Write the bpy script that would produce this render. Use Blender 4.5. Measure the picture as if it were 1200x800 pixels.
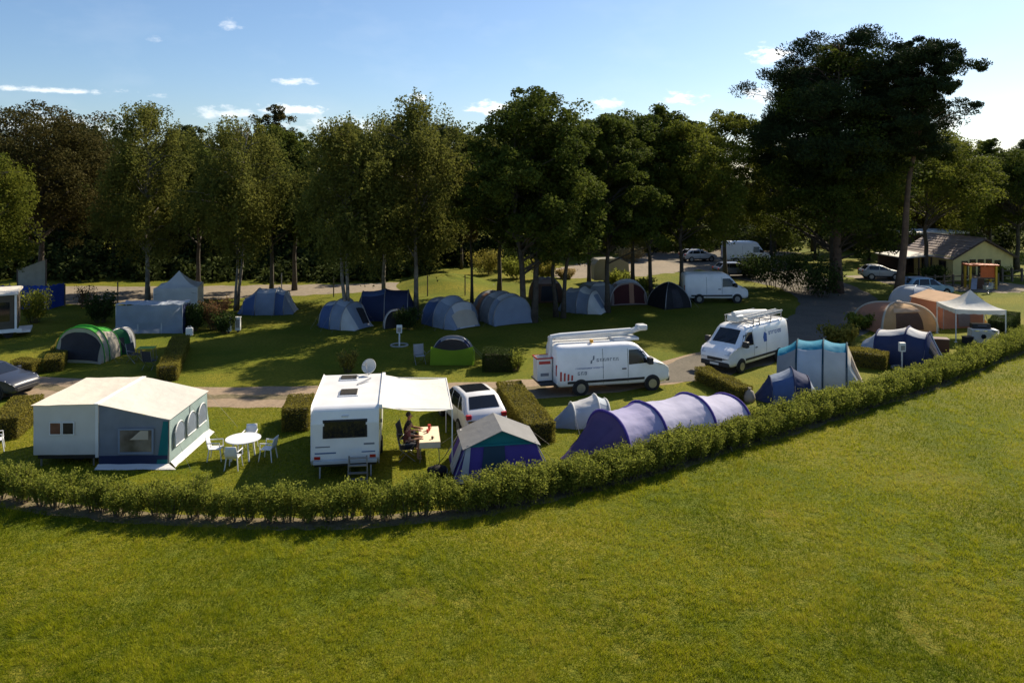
import bpy, math, random
import numpy as np
from mathutils import Vector, Matrix, noise as mnoise
R = math.radians
PI = math.pi
scene = bpy.context.scene
for _o in list(bpy.data.objects): bpy.data.objects.remove(_o)
COL = scene.collection

# ------------------------------------------------------------------ camera, sky, sun, exposure
CAM_H, FPX, YH = 10.2, 900.0, 207.0
cam_d = bpy.data.cameras.new('camera'); cam = bpy.data.objects.new('camera', cam_d); COL.objects.link(cam)
cam.location = (0, 0, CAM_H); cam.rotation_euler = (R(90), 0, 0)
cam_d.sensor_width = 36; cam_d.lens = FPX / 1200 * 36; cam_d.shift_y = -(400 - YH) / 1200
cam_d.clip_end = 6000; cam_d.clip_start = .1
scene.camera = cam
SUN_AZ, SUN_EL = 43.0, 38.5
to_sun = Vector((math.sin(R(SUN_AZ)) * math.cos(R(SUN_EL)), math.cos(R(SUN_AZ)) * math.cos(R(SUN_EL)), math.sin(R(SUN_EL))))
sun_d = bpy.data.lights.new('sun', 'SUN'); sun = bpy.data.objects.new('sun', sun_d); COL.objects.link(sun)
sun_d.energy = 4.9; sun_d.angle = R(.53); sun_d.color = (1, .88, .69)
sun.rotation_euler = to_sun.to_track_quat('Z', 'Y').to_euler()
SKY_STRENGTH = .08
scene.view_settings.view_transform = 'Standard'; scene.view_settings.look = 'None'
scene.view_settings.exposure = 0.76; scene.view_settings.gamma = 1
scene.cycles.max_bounces = 5; scene.cycles.diffuse_bounces = 3; scene.cycles.glossy_bounces = 2; scene.cycles.transmission_bounces = 2; scene.cycles.caustics_reflective = False
scene.render.resolution_x, scene.render.resolution_y = 1024, 682

def build_world():
    w = bpy.data.worlds.new('World'); scene.world = w; w.use_nodes = True
    nt = w.node_tree; nt.nodes.clear(); N = nt.nodes.new; L = nt.links.new
    out = N('ShaderNodeOutputWorld'); bg = N('ShaderNodeBackground'); L(bg.outputs[0], out.inputs[0])
    sky = N('ShaderNodeTexSky'); sky.sky_type = 'NISHITA'; sky.sun_disc = False
    sky.sun_elevation = R(SUN_EL); sky.sun_rotation = R(SUN_AZ)
    sky.air_density = 1.0; sky.dust_density = .7; sky.ozone_density = 5.5; sky.altitude = 60
    tc = N('ShaderNodeTexCoord'); sep = N('ShaderNodeSeparateXYZ'); L(tc.outputs['Generated'], sep.inputs[0])
    def M(op, a, b=None, c=None):
        n = N('ShaderNodeMath'); n.operation = op
        for i, v in enumerate((a, b, c)):
            if v is None: continue
            if isinstance(v, (int, float)): n.inputs[i].default_value = v
            else: L(v, n.inputs[i])
        return n.outputs[0]
    az = M('ARCTAN2', sep.outputs[0], sep.outputs[1]); el = M('ARCSINE', sep.outputs[2])
    comb = N('ShaderNodeCombineXYZ'); L(M('MULTIPLY', az, 1.0), comb.inputs[0]); L(M('MULTIPLY', el, 2.2), comb.inputs[1])
    def NZ(scale, detail, rough=.55):
        n = N('ShaderNodeTexNoise'); n.inputs['Scale'].default_value = scale; n.inputs['Detail'].default_value = detail
        n.inputs['Roughness'].default_value = rough; L(comb.outputs[0], n.inputs['Vector']); return n.outputs[0]
    n1 = NZ(46, 6, .62); n2 = NZ(9, 4)
    fuzz = M('SUBTRACT', n1, .5)
    # clouds by direction: azimuth, elevation and angular size in radians, thickness
    def ang(px, py):
        a = math.atan((px - 600) / FPX); return a, math.atan((YH - py) / FPX * math.cos(a))
    cl = [(70, 107, 105, 4, .55), (343, 96, 27, 6, .55), (340, 130, 46, 8, .85), (270, 134, 42, 9, .5), (272, 31, 14, 7, .35),
          (180, 46, 12, 6, .25), (577, 129, 34, 10, .9), (710, 123, 18, 9, .85), (905, 68, 30, 13, .95), (893, 112, 20, 13, .85),
          (1112, 147, 26, 9, .8), (798, 118, 24, 10, .9), (488, 116, 10, 7, .8), (60, 150, 120, 16, .5), (400, 150, 60, 14, .45)]
    rg = random.Random(4)
    # the same scattered small clouds go on all round the horizon
    for k in range(14):
        a = R(44 + k * 20 + rg.uniform(-6, 6)); e = rg.uniform(.05, .16)
        cl.append((a, e, rg.uniform(.03, .07), rg.uniform(.007, .014), rg.uniform(.5, .95), 1))
    tot = None
    for c in cl:
        if len(c) == 5:
            a0, e0 = ang(c[0], c[1]); wa, we = c[2] / FPX * math.cos(a0) ** 2, c[3] / FPX; th = c[4]
        else: a0, e0, wa, we, th = c[:5]
        da = M('ABSOLUTE', M('SUBTRACT', az, a0))
        if a0 > PI: da = M('ABSOLUTE', M('SUBTRACT', M('ADD', az, 2 * PI), a0))
        dx = M('DIVIDE', da, wa); dy = M('DIVIDE', M('SUBTRACT', el, e0), we)
        # flat base: the lower half falls off faster
        dy2 = M('MULTIPLY', dy, M('ADD', 1.0, M('MULTIPLY', M('LESS_THAN', dy, 0.0), .7)))
        d = M('SQRT', M('ADD', M('MULTIPLY', dx, dx), M('MULTIPLY', dy2, dy2)))
        m = M('ADD', M('SUBTRACT', 1.0, d), M('MULTIPLY', fuzz, 3.6))
        mr = N('ShaderNodeMapRange'); mr.interpolation_type = 'SMOOTHSTEP'; L(m, mr.inputs[0])
        mr.inputs[1].default_value = -.1; mr.inputs[2].default_value = 1.0; mr.inputs[4].default_value = th
        tot = mr.outputs[0] if tot is None else M('MAXIMUM', tot, mr.outputs[0])
    # thin veil of high cirrus
    veil = N('ShaderNodeMapRange'); L(n2, veil.inputs[0]); veil.inputs[1].default_value = .5; veil.inputs[2].default_value = .8; veil.inputs[4].default_value = .06
    tot = M('MAXIMUM', tot, veil.outputs[0])
    sc = N('ShaderNodeVectorMath'); sc.operation = 'SCALE'; L(sky.outputs[0], sc.inputs[0]); sc.inputs['Scale'].default_value = 1.0
    mix = N('ShaderNodeMix'); mix.data_type = 'RGBA'; L(tot, mix.inputs[0]); L(sc.outputs[0], mix.inputs[6])
    mix.inputs[7].default_value = (10.8, 10.7, 10.4, 1)
    L(mix.outputs[2], bg.inputs[0]); bg.inputs[1].default_value = SKY_STRENGTH
build_world()

# ------------------------------------------------------------------ helpers
def G(px, py, z=0.0):
    """photo pixel (1200x800) of a point at height z -> ground position"""
    s = (py - YH) / (CAM_H - z)
    return Vector(((px - 600) / s, FPX / s, z))
def GS(py): return (py - YH) / CAM_H

MATS = {}
def mat(name, col, rough=.6, var=.12, scale=4.0, bump=.15, bscale=None, metal=0.0, spec=.4, trans=0.0, col2=None, detail=4, coat=0.0, bdist=.02):
    if name in MATS: return MATS[name]
    m = bpy.data.materials.new(name); m.use_nodes = True; nt = m.node_tree; nt.nodes.clear(); N = nt.nodes.new; L = nt.links.new
    out = N('ShaderNodeOutputMaterial'); b = N('ShaderNodeBsdfPrincipled')
    tc = N('ShaderNodeTexCoord')
    nz = N('ShaderNodeTexNoise'); nz.inputs['Scale'].default_value = scale; nz.inputs['Detail'].default_value = detail; L(tc.outputs['Object'], nz.inputs['Vector'])
    mr = N('ShaderNodeMapRange'); mr.inputs[1].default_value = .3; mr.inputs[2].default_value = .7; L(nz.outputs[0], mr.inputs[0])
    mx = N('ShaderNodeMix'); mx.data_type = 'RGBA'; L(mr.outputs[0], mx.inputs[0])
    c = Vector(col)
    a = c * (1 - var); bb = Vector(col2) if col2 else c * (1 + var)
    mx.inputs[6].default_value = (*a, 1); mx.inputs[7].default_value = (*[min(v, .95) for v in bb], 1)
    L(mx.outputs[2], b.inputs['Base Color'])
    b.inputs['Roughness'].default_value = rough; b.inputs['Metallic'].default_value = metal; b.inputs['Specular IOR Level'].default_value = spec
    b.inputs['Coat Weight'].default_value = coat
    if bump:
        nb = N('ShaderNodeTexNoise'); nb.inputs['Scale'].default_value = bscale or scale * 4; nb.inputs['Detail'].default_value = 3; L(tc.outputs['Object'], nb.inputs['Vector'])
        bp = N('ShaderNodeBump'); bp.inputs['Strength'].default_value = bump; bp.inputs['Distance'].default_value = bdist; L(nb.outputs[0], bp.inputs['Height']); L(bp.outputs[0], b.inputs['Normal'])
    if trans:
        t = N('ShaderNodeBsdfTranslucent'); L(mx.outputs[2], t.inputs[0]); ms = N('ShaderNodeMixShader'); ms.inputs[0].default_value = trans
        L(b.outputs[0], ms.inputs[1]); L(t.outputs[0], ms.inputs[2]); L(ms.outputs[0], out.inputs[0])
    else: L(b.outputs[0], out.inputs[0])
    MATS[name] = m; return m
def leafmat(name, c1, c2, trans=.35, rough=.55, c3=None):
    """foliage: the face attribute 'tint' runs between two leaf colours"""
    if name in MATS: return MATS[name]
    m = bpy.data.materials.new(name); m.use_nodes = True; nt = m.node_tree; nt.nodes.clear(); N = nt.nodes.new; L = nt.links.new
    out = N('ShaderNodeOutputMaterial'); b = N('ShaderNodeBsdfPrincipled'); at = N('ShaderNodeAttribute'); at.attribute_name = 'tint'
    cr = N('ShaderNodeValToRGB'); cr.color_ramp.elements[0].color = (*c1, 1); cr.color_ramp.elements[1].color = (*c2, 1)
    if c3: e = cr.color_ramp.elements.new(.82); e.color = (*c2, 1); cr.color_ramp.elements[2].color = (*c3, 1)
    L(at.outputs['Fac'], cr.inputs[0]); L(cr.outputs[0], b.inputs['Base Color']); b.inputs['Roughness'].default_value = .8; b.inputs['Specular IOR Level'].default_value = .06
    t = N('ShaderNodeBsdfTranslucent'); L(cr.outputs[0], t.inputs[0]); ms = N('ShaderNodeMixShader'); ms.inputs[0].default_value = trans
    L(b.outputs[0], ms.inputs[1]); L(t.outputs[0], ms.inputs[2]); L(ms.outputs[0], out.inputs[0])
    MATS[name] = m; return m
def fabric(name, col, var=.07, trans=.34, rough=.75): return mat('fabric_' + name, col, rough, var, 1.6, .4, 3.2, trans=trans, spec=.25, bdist=.06)
def paint(name, col, rough=.3, var=.06): return mat('paint_' + name, col, rough, var, 1.7, .02, 3, coat=.4)
def glass(name='dark_glass', col=(.012, .014, .018)): return mat(name, col, .06, .1, 1, 0, spec=.6)

class MB:
    def __init__(s): s.v = []; s.f = []
    def add(s, vs, fs):
        o = len(s.v); s.v += [tuple(v) for v in vs]; s.f += [tuple(i + o for i in f) for f in fs]; return s
    def box(s, x0, x1, y0, y1, z0, z1, M=None):
        vs = [Vector((x, y, z)) for z in (z0, z1) for y in (y0, y1) for x in (x0, x1)]
        if M is not None: vs = [M @ v for v in vs]
        return s.add(vs, [(0, 2, 3, 1), (4, 5, 7, 6), (0, 1, 5, 4), (2, 6, 7, 3), (0, 4, 6, 2), (1, 3, 7, 5)])
    def tube(s, pts, r, n=6, cap=True):
        pts = [Vector(p) for p in pts]; k = len(pts); rs = r if isinstance(r, (list, tuple)) else [r] * k
        vs = []; ref = Vector((0, 0, 1))
        for i, p in enumerate(pts):
            d = (pts[min(i + 1, k - 1)] - pts[max(i - 1, 0)]).normalized()
            if abs(d.dot(ref)) > .95: ref = Vector((1, 0, 0)) if abs(d.x) < .9 else Vector((0, 1, 0))
            u = d.cross(ref).normalized(); w = d.cross(u)
            for j in range(n):
                a = 2 * PI * j / n; vs.append(p + (u * math.cos(a) + w * math.sin(a)) * rs[i])
        fs = [(i * n + j, i * n + (j + 1) % n, (i + 1) * n + (j + 1) % n, (i + 1) * n + j) for i in range(k - 1) for j in range(n)]
        if cap: fs += [tuple(range(n))[::-1], tuple((k - 1) * n + j for j in range(n))]
        return s.add(vs, fs)
    def grid(s, fn, nu, nv):
        vs = [fn(i / nu, j / nv) for i in range(nu + 1) for j in range(nv + 1)]
        fs = [(i * (nv + 1) + j, (i + 1) * (nv + 1) + j, (i + 1) * (nv + 1) + j + 1, i * (nv + 1) + j + 1) for i in range(nu) for j in range(nv)]
        return s.add(vs, fs)
    def prism(s, poly, y0, y1, axis='y'):
        """poly in (x,z) pushed along y (or (x,y) along z)"""
        n = len(poly)
        mk = (lambda a, b, c: (a, c, b)) if axis == 'y' else (lambda a, b, c: (a, b, c))
        vs = [mk(p[0], p[1], y0) for p in poly] + [mk(p[0], p[1], y1) for p in poly]
        fs = [tuple(range(n)), tuple(range(2 * n - 1, n - 1, -1))] + [(i, (i + 1) % n + 0, (i + 1) % n + n, i + n) for i in range(n)]
        return s.add(vs, fs)
    def cyl(s, c, r, h, n=20, axis='z'):
        c = Vector(c); d = {'x': Vector((1, 0, 0)), 'y': Vector((0, 1, 0)), 'z': Vector((0, 0, 1))}[axis]
        return s.tube([c - d * h / 2, c + d * h / 2], r, n)
    def quad(s, a, b, c, d): return s.add([a, b, c, d], [(0, 1, 2, 3)])
    def slab(s, a, b, c, d, t=.02):
        a, b, c, d = map(Vector, (a, b, c, d)); n = (b - a).cross(d - a).normalized() * t
        return s.add([a, b, c, d, a - n, b - n, c - n, d - n], [(0, 1, 2, 3), (7, 6, 5, 4), (0, 4, 5, 1), (1, 5, 6, 2), (2, 6, 7, 3), (3, 7, 4, 0)])
    def mesh(s, name, m, smooth=False):
        me = bpy.data.meshes.new(name); me.from_pydata(s.v, [], s.f); me.validate(); me.materials.append(m)
        if smooth: me.polygons.foreach_set('use_smooth', [True] * len(me.polygons))
        return me
    def build(s, name, m, parent=None, smooth=False, bevel=0.0, M=None):
        o = bpy.data.objects.new(name, s.mesh(name, m, smooth)); COL.objects.link(o)
        if parent: o.parent = parent
        if bevel:
            b = o.modifiers.new('bevel', 'BEVEL'); b.width = bevel; b.segments = 2; b.limit_method = 'ANGLE'
        return o
def tag(o, label=None, cat=None, group=None, kind=None):
    if label: o['label'] = label
    if cat: o['category'] = cat
    if group: o['group'] = group
    if kind: o['kind'] = kind
    return o
def thing(name, label, cat, loc, rz=0.0, group=None, scale=1.0):
    o = bpy.data.objects.new(name, None); COL.objects.link(o); o.empty_display_size = .3
    o.location = (loc[0], loc[1], loc[2] if len(loc) > 2 else 0); o.rotation_euler = (0, 0, R(rz)); o.scale = (scale,) * 3
    return tag(o, label, cat, group)
def copy_tree(o, parent=None):
    c = o.copy(); COL.objects.link(c); c.parent = parent
    for ch in o.children: copy_tree(ch, c)
    return c
def fast_mesh(name, V, F, m, tint=None, smooth=False):
    me = bpy.data.meshes.new(name); V = np.ascontiguousarray(V, dtype=np.float32); F = np.ascontiguousarray(F, dtype=np.int32)
    me.vertices.add(len(V)); me.vertices.foreach_set('co', V.ravel()); k = F.shape[1]
    me.loops.add(F.size); me.loops.foreach_set('vertex_index', F.ravel())
    me.polygons.add(len(F)); me.polygons.foreach_set('loop_start', np.arange(len(F), dtype=np.int32) * k)
    me.update(calc_edges=True); me.materials.append(m)
    if tint is not None:
        a = me.attributes.new('tint', 'FLOAT', 'FACE'); a.data.foreach_set('value', np.ascontiguousarray(tint, dtype=np.float32))
    if smooth: me.polygons.foreach_set('use_smooth', np.ones(len(F), dtype=bool))
    return me
def link(name, me, parent=None):
    o = bpy.data.objects.new(name, me); COL.objects.link(o); o.parent = parent; return o
def unit(a): return a / np.maximum(np.linalg.norm(a, axis=1, keepdims=True), 1e-9)
def leaves(rng, C, size, aspect=.55, up=.5, axis=None, tri=False):
    """rhombic leaves at centres C; up pulls the leaf plane towards horizontal"""
    n = len(C); nrm = rng.normal(size=(n, 3)); nrm[:, 2] += up * 2; nrm = unit(nrm)
    a = rng.normal(size=(n, 3)) if axis is None else axis + rng.normal(size=(n, 3)) * .5
    a = unit(a - nrm * np.sum(a * nrm, 1, keepdims=True)); b = np.cross(nrm, a)
    sz = (size * rng.uniform(.65, 1.3, (n, 1)))
    a = a * sz * .5; b = b * sz * .5 * aspect
    if tri:
        V = np.stack([C - a - b * .2, C + b + a * .5, C + a * .7 - b], 1).reshape(-1, 3); return V, np.arange(3 * n).reshape(n, 3)
    V = np.stack([C - a, C + b + a * .1, C + a, C - b + a * .1], 1).reshape(-1, 3)
    return V, np.arange(4 * n).reshape(n, 4)

# ------------------------------------------------------------------ materials of the setting
def ground_material(name, cols, scales, bump=.6, bdist=.04, bscale=30, rough=.95):
    m = bpy.data.materials.new(name); m.use_nodes = True; nt = m.node_tree; nt.nodes.clear(); N = nt.nodes.new; L = nt.links.new
    out = N('ShaderNodeOutputMaterial'); b = N('ShaderNodeBsdfPrincipled'); L(b.outputs[0], out.inputs[0])
    geo = N('ShaderNodeNewGeometry')
    cur = None
    for i, (c, sc) in enumerate(zip(cols, scales)):
        if cur is None:
            r = N('ShaderNodeRGB'); r.outputs[0].default_value = (*c, 1); cur = r.outputs[0]; continue
        nz = N('ShaderNodeTexNoise'); nz.inputs['Scale'].default_value = sc; nz.inputs['Detail'].default_value = 6; nz.inputs['Roughness'].default_value = .65
        mp = N('ShaderNodeMapping'); mp.inputs['Location'].default_value = (i * 17.3, i * 5.1, 0); L(geo.outputs['Position'], mp.inputs[0]); L(mp.outputs[0], nz.inputs['Vector'])
        mr = N('ShaderNodeMapRange'); mr.inputs[1].default_value = .42; mr.inputs[2].default_value = .68; L(nz.outputs[0], mr.inputs[0])
        mx = N('ShaderNodeMix'); mx.data_type = 'RGBA'; L(mr.outputs[0], mx.inputs[0]); L(cur, mx.inputs[6]); mx.inputs[7].default_value = (*c, 1); cur = mx.outputs[2]
    L(cur, b.inputs['Base Color']); b.inputs['Roughness'].default_value = rough; b.inputs['Specular IOR Level'].default_value = .15
    nb = N('ShaderNodeTexNoise'); nb.inputs['Scale'].default_value = bscale; nb.inputs['Detail'].default_value = 5; L(geo.outputs['Position'], nb.inputs['Vector'])
    bp = N('ShaderNodeBump'); bp.inputs['Strength'].default_value = bump; bp.inputs['Distance'].default_value = bdist; L(nb.outputs[0], bp.inputs['Height']); L(bp.outputs[0], b.inputs['Normal'])
    return m
M_LAWN = ground_material('lawn_soil', [(.12, .135, .006), (.082, .108, .005), (.22, .185, .018), (.07, .09, .005)], [0, .35, .16, 6], 1.0, .06, 14)
M_LANE = ground_material('lane_gravel', [(.27, .2, .135), (.2, .155, .11), (.33, .25, .17)], [0, .8, 5], .5, .01, 60)
M_SAND = ground_material('sandy_ground', [(.23, .19, .14), (.17, .145, .11), (.28, .235, .18)], [0, .3, 3], .4, .01, 40)
M_TAR = ground_material('asphalt', [(.13, .115, .092), (.09, .082, .066), (.17, .15, .12)], [0, .5, 8], .3, .006, 80)
M_SOIL = ground_material('bare_soil', [(.15, .12, .075), (.1, .09, .045), (.22, .18, .1)], [0, 2, 7], .5, .02, 30)

# ------------------------------------------------------------------ the setting
def strip(name, pts, widths, m, z, rag=.15, seed=1, n=60):
    """a ribbon of ground along a smooth path, with ragged edges"""
    P = [Vector((p[0], p[1], 0)) for p in pts]; rg = random.Random(seed); k = len(P) - 1
    def at(t):
        t = min(t, k - 1e-6); i = int(t); u = t - i
        p0, p1, p2, p3 = P[max(i - 1, 0)], P[i], P[i + 1], P[min(i + 2, k)]
        q = .5 * ((2 * p1) + (p2 - p0) * u + (2 * p0 - 5 * p1 + 4 * p2 - p3) * u * u + (3 * p1 - p0 - 3 * p2 + p3) * u ** 3)
        return q, widths[i] * (1 - u) + widths[i + 1] * u
    rows = []
    for j in range(n + 1):
        t = k * j / n; p, w = at(t); d = (at(min(t + .02, k))[0] - at(max(t - .02, 0))[0]).normalized(); nn = Vector((-d.y, d.x, 0))
        a = p + nn * (w / 2 + rg.uniform(-rag, rag)); b = p - nn * (w / 2 + rg.uniform(-rag, rag))
        rows.append([(*(a.lerp(b, q / 3)).xy, z) for q in range(4)])
    mb = MB(); mb.grid(lambda u, v: rows[round(u * n)][round(v * 3)], n, 3)
    return tag(mb.build(name, m), kind='structure')
def g2(px, py): return G(px, py).xy

mb = MB(); mb.quad((-2500, -60, 0), (2500, -60, 0), (2500, 4000, 0), (-2500, 4000, 0))
tag(mb.build('ground', M_LAWN), kind='structure')
strip('lane', [(-40, 33.0)] + [g2(*p) for p in ((-20, 452), (120, 462), (300, 465), (480, 462), (640, 454), (760, 440), (860, 418), (930, 396))] + [g2(975, 372), g2(985, 350)], [3.4] * 6 + [3.6, 3.8, 4, 4.5, 5, 5], M_LANE, .004, .18)
strip('lane_ridge', [(-40, 33.0)] + [g2(*p) for p in ((-20, 452), (120, 462), (300, 465), (480, 462), (640, 454))], [.7] * 6, M_SOIL, .008, .14, 21, 90)
strip('asphalt_yard', [g2(700, 446), g2(800, 436), g2(880, 413), g2(955, 388), g2(985, 362), g2(960, 338), g2(900, 322), g2(850, 306), g2(800, 296)], [2.2, 3.4, 4.4, 5.5, 6, 7, 10, 14, 16], M_TAR, .008, .2, 5)
strip('sandy_track', [(-75, 64), g2(60, 346), g2(200, 344), g2(300, 341), g2(400, 338), g2(500, 334), (-2, 74)], [13, 10.5, 9, 7.5, 6, 5, 3], M_SAND, .005, .4, 7)
strip('sandy_yard', [g2(640, 322), g2(700, 318), g2(760, 310), g2(820, 300), g2(880, 292)], [6, 11, 14, 14, 14], M_SAND, .0045, .5, 9)
strip('play_area', [g2(1020, 322), g2(1090, 334), g2(1150, 338), g2(1200, 334)], [7, 5, 5, 6], M_SAND, .005, .4, 11)
strip('soil_strip', [(p.x, p.y) for p in (G(-60, 572), G(0, 584), G(100, 600), G(215, 609), G(350, 613), G(450, 609), G(550, 600), G(600, 591), G(660, 577), G(740, 559), G(800, 541), G(900, 511), G(1000, 481), G(1100, 449), G(1195, 410), G(1260, 380))], [.8] * 16, M_SOIL, .006, .12, 13, 120)
# a grassy mound lit by the sun beyond the tents
def mound(px, py, rx, ry, h, name):
    c = G(px, py); mb = MB()
    def fn(u, v):
        a = 2 * PI * u; r = v
        return (c.x + rx * r * math.cos(a), c.y + ry * r * math.sin(a), .002 + h * (1 - r * r) ** 1.5 * (1 + .2 * mnoise.noise((a, r * 3, px))))
    mb.grid(fn, 40, 10); return tag(mb.build(name, M_LAWN, smooth=True), kind='structure')
mound(522, 333, 4.6, 6.5, .9, 'grass_mound')

# ------------------------------------------------------------------ trees
M_BARK = mat('bark', (.07, .058, .045), .9, .35, 3, .7, 9, bdist=.05)
M_PBARK = mat('pine_bark', (.1, .065, .045), .9, .35, 2.5, .8, 7, bdist=.06)
M_BIRCH = mat('birch_bark', (.3, .27, .22), .8, .1, 2.2, .4, 8, col2=(.07, .06, .05))
LEAF = {
 'birch': leafmat('leaf_birch', (.055, .072, .016), (.185, .185, .038), .45),
 'oak': leafmat('leaf_oak', (.035, .055, .012), (.115, .14, .022), .38),
 'beech': leafmat('leaf_beech', (.04, .045, .014), (.1, .08, .022), .3),
 'pine': leafmat('leaf_pine', (.016, .028, .012), (.04, .058, .02), .12),
 'wood': leafmat('leaf_wood', (.025, .038, .012), (.065, .082, .02), .25),
 'lime': leafmat('leaf_lime', (.065, .088, .014), (.18, .19, .025), .45)}
def profile(style, t):
    if style == 'birch': return max(.2, math.sin(PI * (.22 + .7 * t)) ** .8)
    if style == 'pine': return .5 + .5 * math.sin(PI * (.12 + .72 * t)) if t < .9 else .55
    return max(.12, math.sin(PI * (.16 + .8 * t)) ** .6)
def tree_meshes(seed, H, Rc, zb, style='oak', nclump=170, per=175, leaf=.2, trunk_r=.2, stems=1, lean=0.0, bark=None, leafm=None, off=(0, 0), gap=.25):
    rng = np.random.default_rng(seed); rg = random.Random(seed)
    wood = MB(); tops = []
    for sidx in range(stems):
        a = rg.uniform(0, 2 * PI); o = Vector((math.cos(a), math.sin(a), 0)) * (.35 * (stems > 1))
        pts = []; rs = []; n = 9
        for i in range(n):
            t = i / (n - 1); z = t * H * (.9 if style != 'pine' else .93)
            w = .25 * t * (1 + stems * .5)
            pts.append(Vector((o.x * (1 + 3 * t) + off[0] * t + rg.uniform(-w, w) + lean * t * t * 2, o.y * (1 + 3 * t) + off[1] * t + rg.uniform(-w, w), z - .1 * (i == 0))))
            rs.append(trunk_r * ((1.35 if i == 0 else 1) - .88 * t))
        wood.tube(pts, rs, 8); tops.append((pts, rs))
    cen = []; tint = []
    cl_r = []
    ph = [rg.uniform(0, 6.28) for _ in range(4)]
    # boughs first, then leaf clumps gathered on the boughs: a lobed outline with gaps between
    nb = {'birch': 17, 'pine': 15}.get(style, 18); boughs = []
    for b in range(nb):
        t = (b + rg.uniform(.15, .85)) / nb; t = t ** .9; th = b * 2.4 + rg.uniform(-.5, .5); rr = Rc * profile(style, t) * rg.uniform(.42, .74)
        if b == nb - 1: rr *= .15
        z = zb + (H - zb) * (.06 + .9 * t)
        q = rg.uniform(.8, 1.2) * Rc * {'birch': .36, 'pine': .5}.get(style, .42) * (1.12 - .35 * t); zz = {'birch': 1.05, 'pine': .46}.get(style, .74) * q
        boughs.append((Vector((rr * math.cos(th) + off[0] * t, rr * math.sin(th) + off[1] * t, min(z, H - zz * .8))), q, zz, rg.random()))
    wts = [b[1] ** 2 for b in boughs]
    for k in range(nclump):
        c, q, zz, tn = rg.choices(boughs, wts)[0]
        d = Vector((rg.gauss(0, 1), rg.gauss(0, 1), rg.gauss(0, 1) + .25)).normalized() * (rg.random() ** .4)
        p = c + Vector((d.x * q, d.y * q, d.z * zz))
        if mnoise.noise((p.x * .5 + 9 * seed, p.y * .5, p.z * .5)) < -gap - .1: continue
        cen.append(p); cl_r.append(rg.uniform(.45, 1.0) * (.19 * Rc if style != 'birch' else .14 * Rc)); tint.append(.6 * tn + .4 * rg.random())
    for c, q, zz, tn in boughs:
        pts, rs = tops[0]; zt_ = max(zb * .75, c.z - .55 * Vector((c.x, c.y)).length); f = min(len(pts) - 1.01, max(0, zt_ / pts[-1].z * (len(pts) - 1))); jj = int(f); st_ = pts[jj].lerp(pts[jj + 1], f - jj)
        wood.tube([st_, st_.lerp(c, .5) + Vector((rg.uniform(-.2, .2), rg.uniform(-.2, .2), .3)), c], [max(.05, rs[jj] * .55), max(.035, rs[jj] * .35), .02], 6, cap=False)
    # limbs towards a share of the clumps
    for i, p in enumerate(cen):
        if i % (3 if style == 'pine' else 5): continue
        pts, rs = tops[i % stems]; zz = max(zb * .72, p.z - rg.uniform(.15, .45) * Vector((p.x, p.y)).length - (.6 if style != 'pine' else -.3))
        f = min(len(pts) - 1.01, max(0, zz / pts[-1].z * (len(pts) - 1))); j = int(f); st = pts[j].lerp(pts[j + 1], f - j); r0 = rs[j] * .45
        mid = st.lerp(p, .5) + Vector((0, 0, rg.uniform(.1, .5) if style != 'birch' else .6))
        wood.tube([st, mid, p], [max(.03, r0), max(.022, r0 * .6), .012], 5, cap=False)
    Vs, Fs, Ts = [], [], []; o = 0
    for p, cr, tn in zip(cen, cl_r, tint):
        m = int(per * rng.uniform(.7, 1.3))
        if style == 'birch':
            ns = 7; base = rng.normal(size=(ns, 3)) * np.array([cr, cr, cr * .5]); L = rng.uniform(.6, 2.1, ns)
            s = rng.integers(0, ns, m); d = rng.random(m)
            C = base[s] + np.stack([rng.normal(size=m) * .13, rng.normal(size=m) * .13, -d * L[s]], 1)
            V, F = leaves(rng, C + np.array(p), leaf * 1.1, .75, .1, tri=True)
        elif style == 'pine':
            d = unit(rng.normal(size=(m, 3))) * (rng.random((m, 1)) ** .4) * cr; d[:, 2] *= .55; d[:, 2] += .1
            V, F = leaves(rng, d + np.array(p), leaf * 1.5, .26, -.1, axis=unit(d) + np.array([0, 0, .7]), tri=True)
        else:
            d = unit(rng.normal(size=(m, 3)) + np.array([0, 0, .35])) * (rng.random((m, 1)) ** .33) * cr; d[:, 2] *= .72
            V, F = leaves(rng, d + np.array(p), leaf * 1.1, .8, .55, tri=True)
        Vs.append(V); Fs.append(F + o); o += len(V); Ts.append(np.clip(tn * .55 + .45 * rng.random(len(F)), 0, 1))
    crown = fast_mesh('crown', np.concatenate(Vs), np.concatenate(Fs), leafm or LEAF[style], np.concatenate(Ts))
    return wood.mesh('trunk', bark or M_BARK, True), crown
def plant_tree(name, label, pos, meshes, rz=0, group=None, sc=(1, 1, 1)):
    t = thing(name, label, 'tree', pos, rz, group); t.scale = sc
    link('trunk', meshes[0], t); link('crown', meshes[1], t); return t
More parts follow.
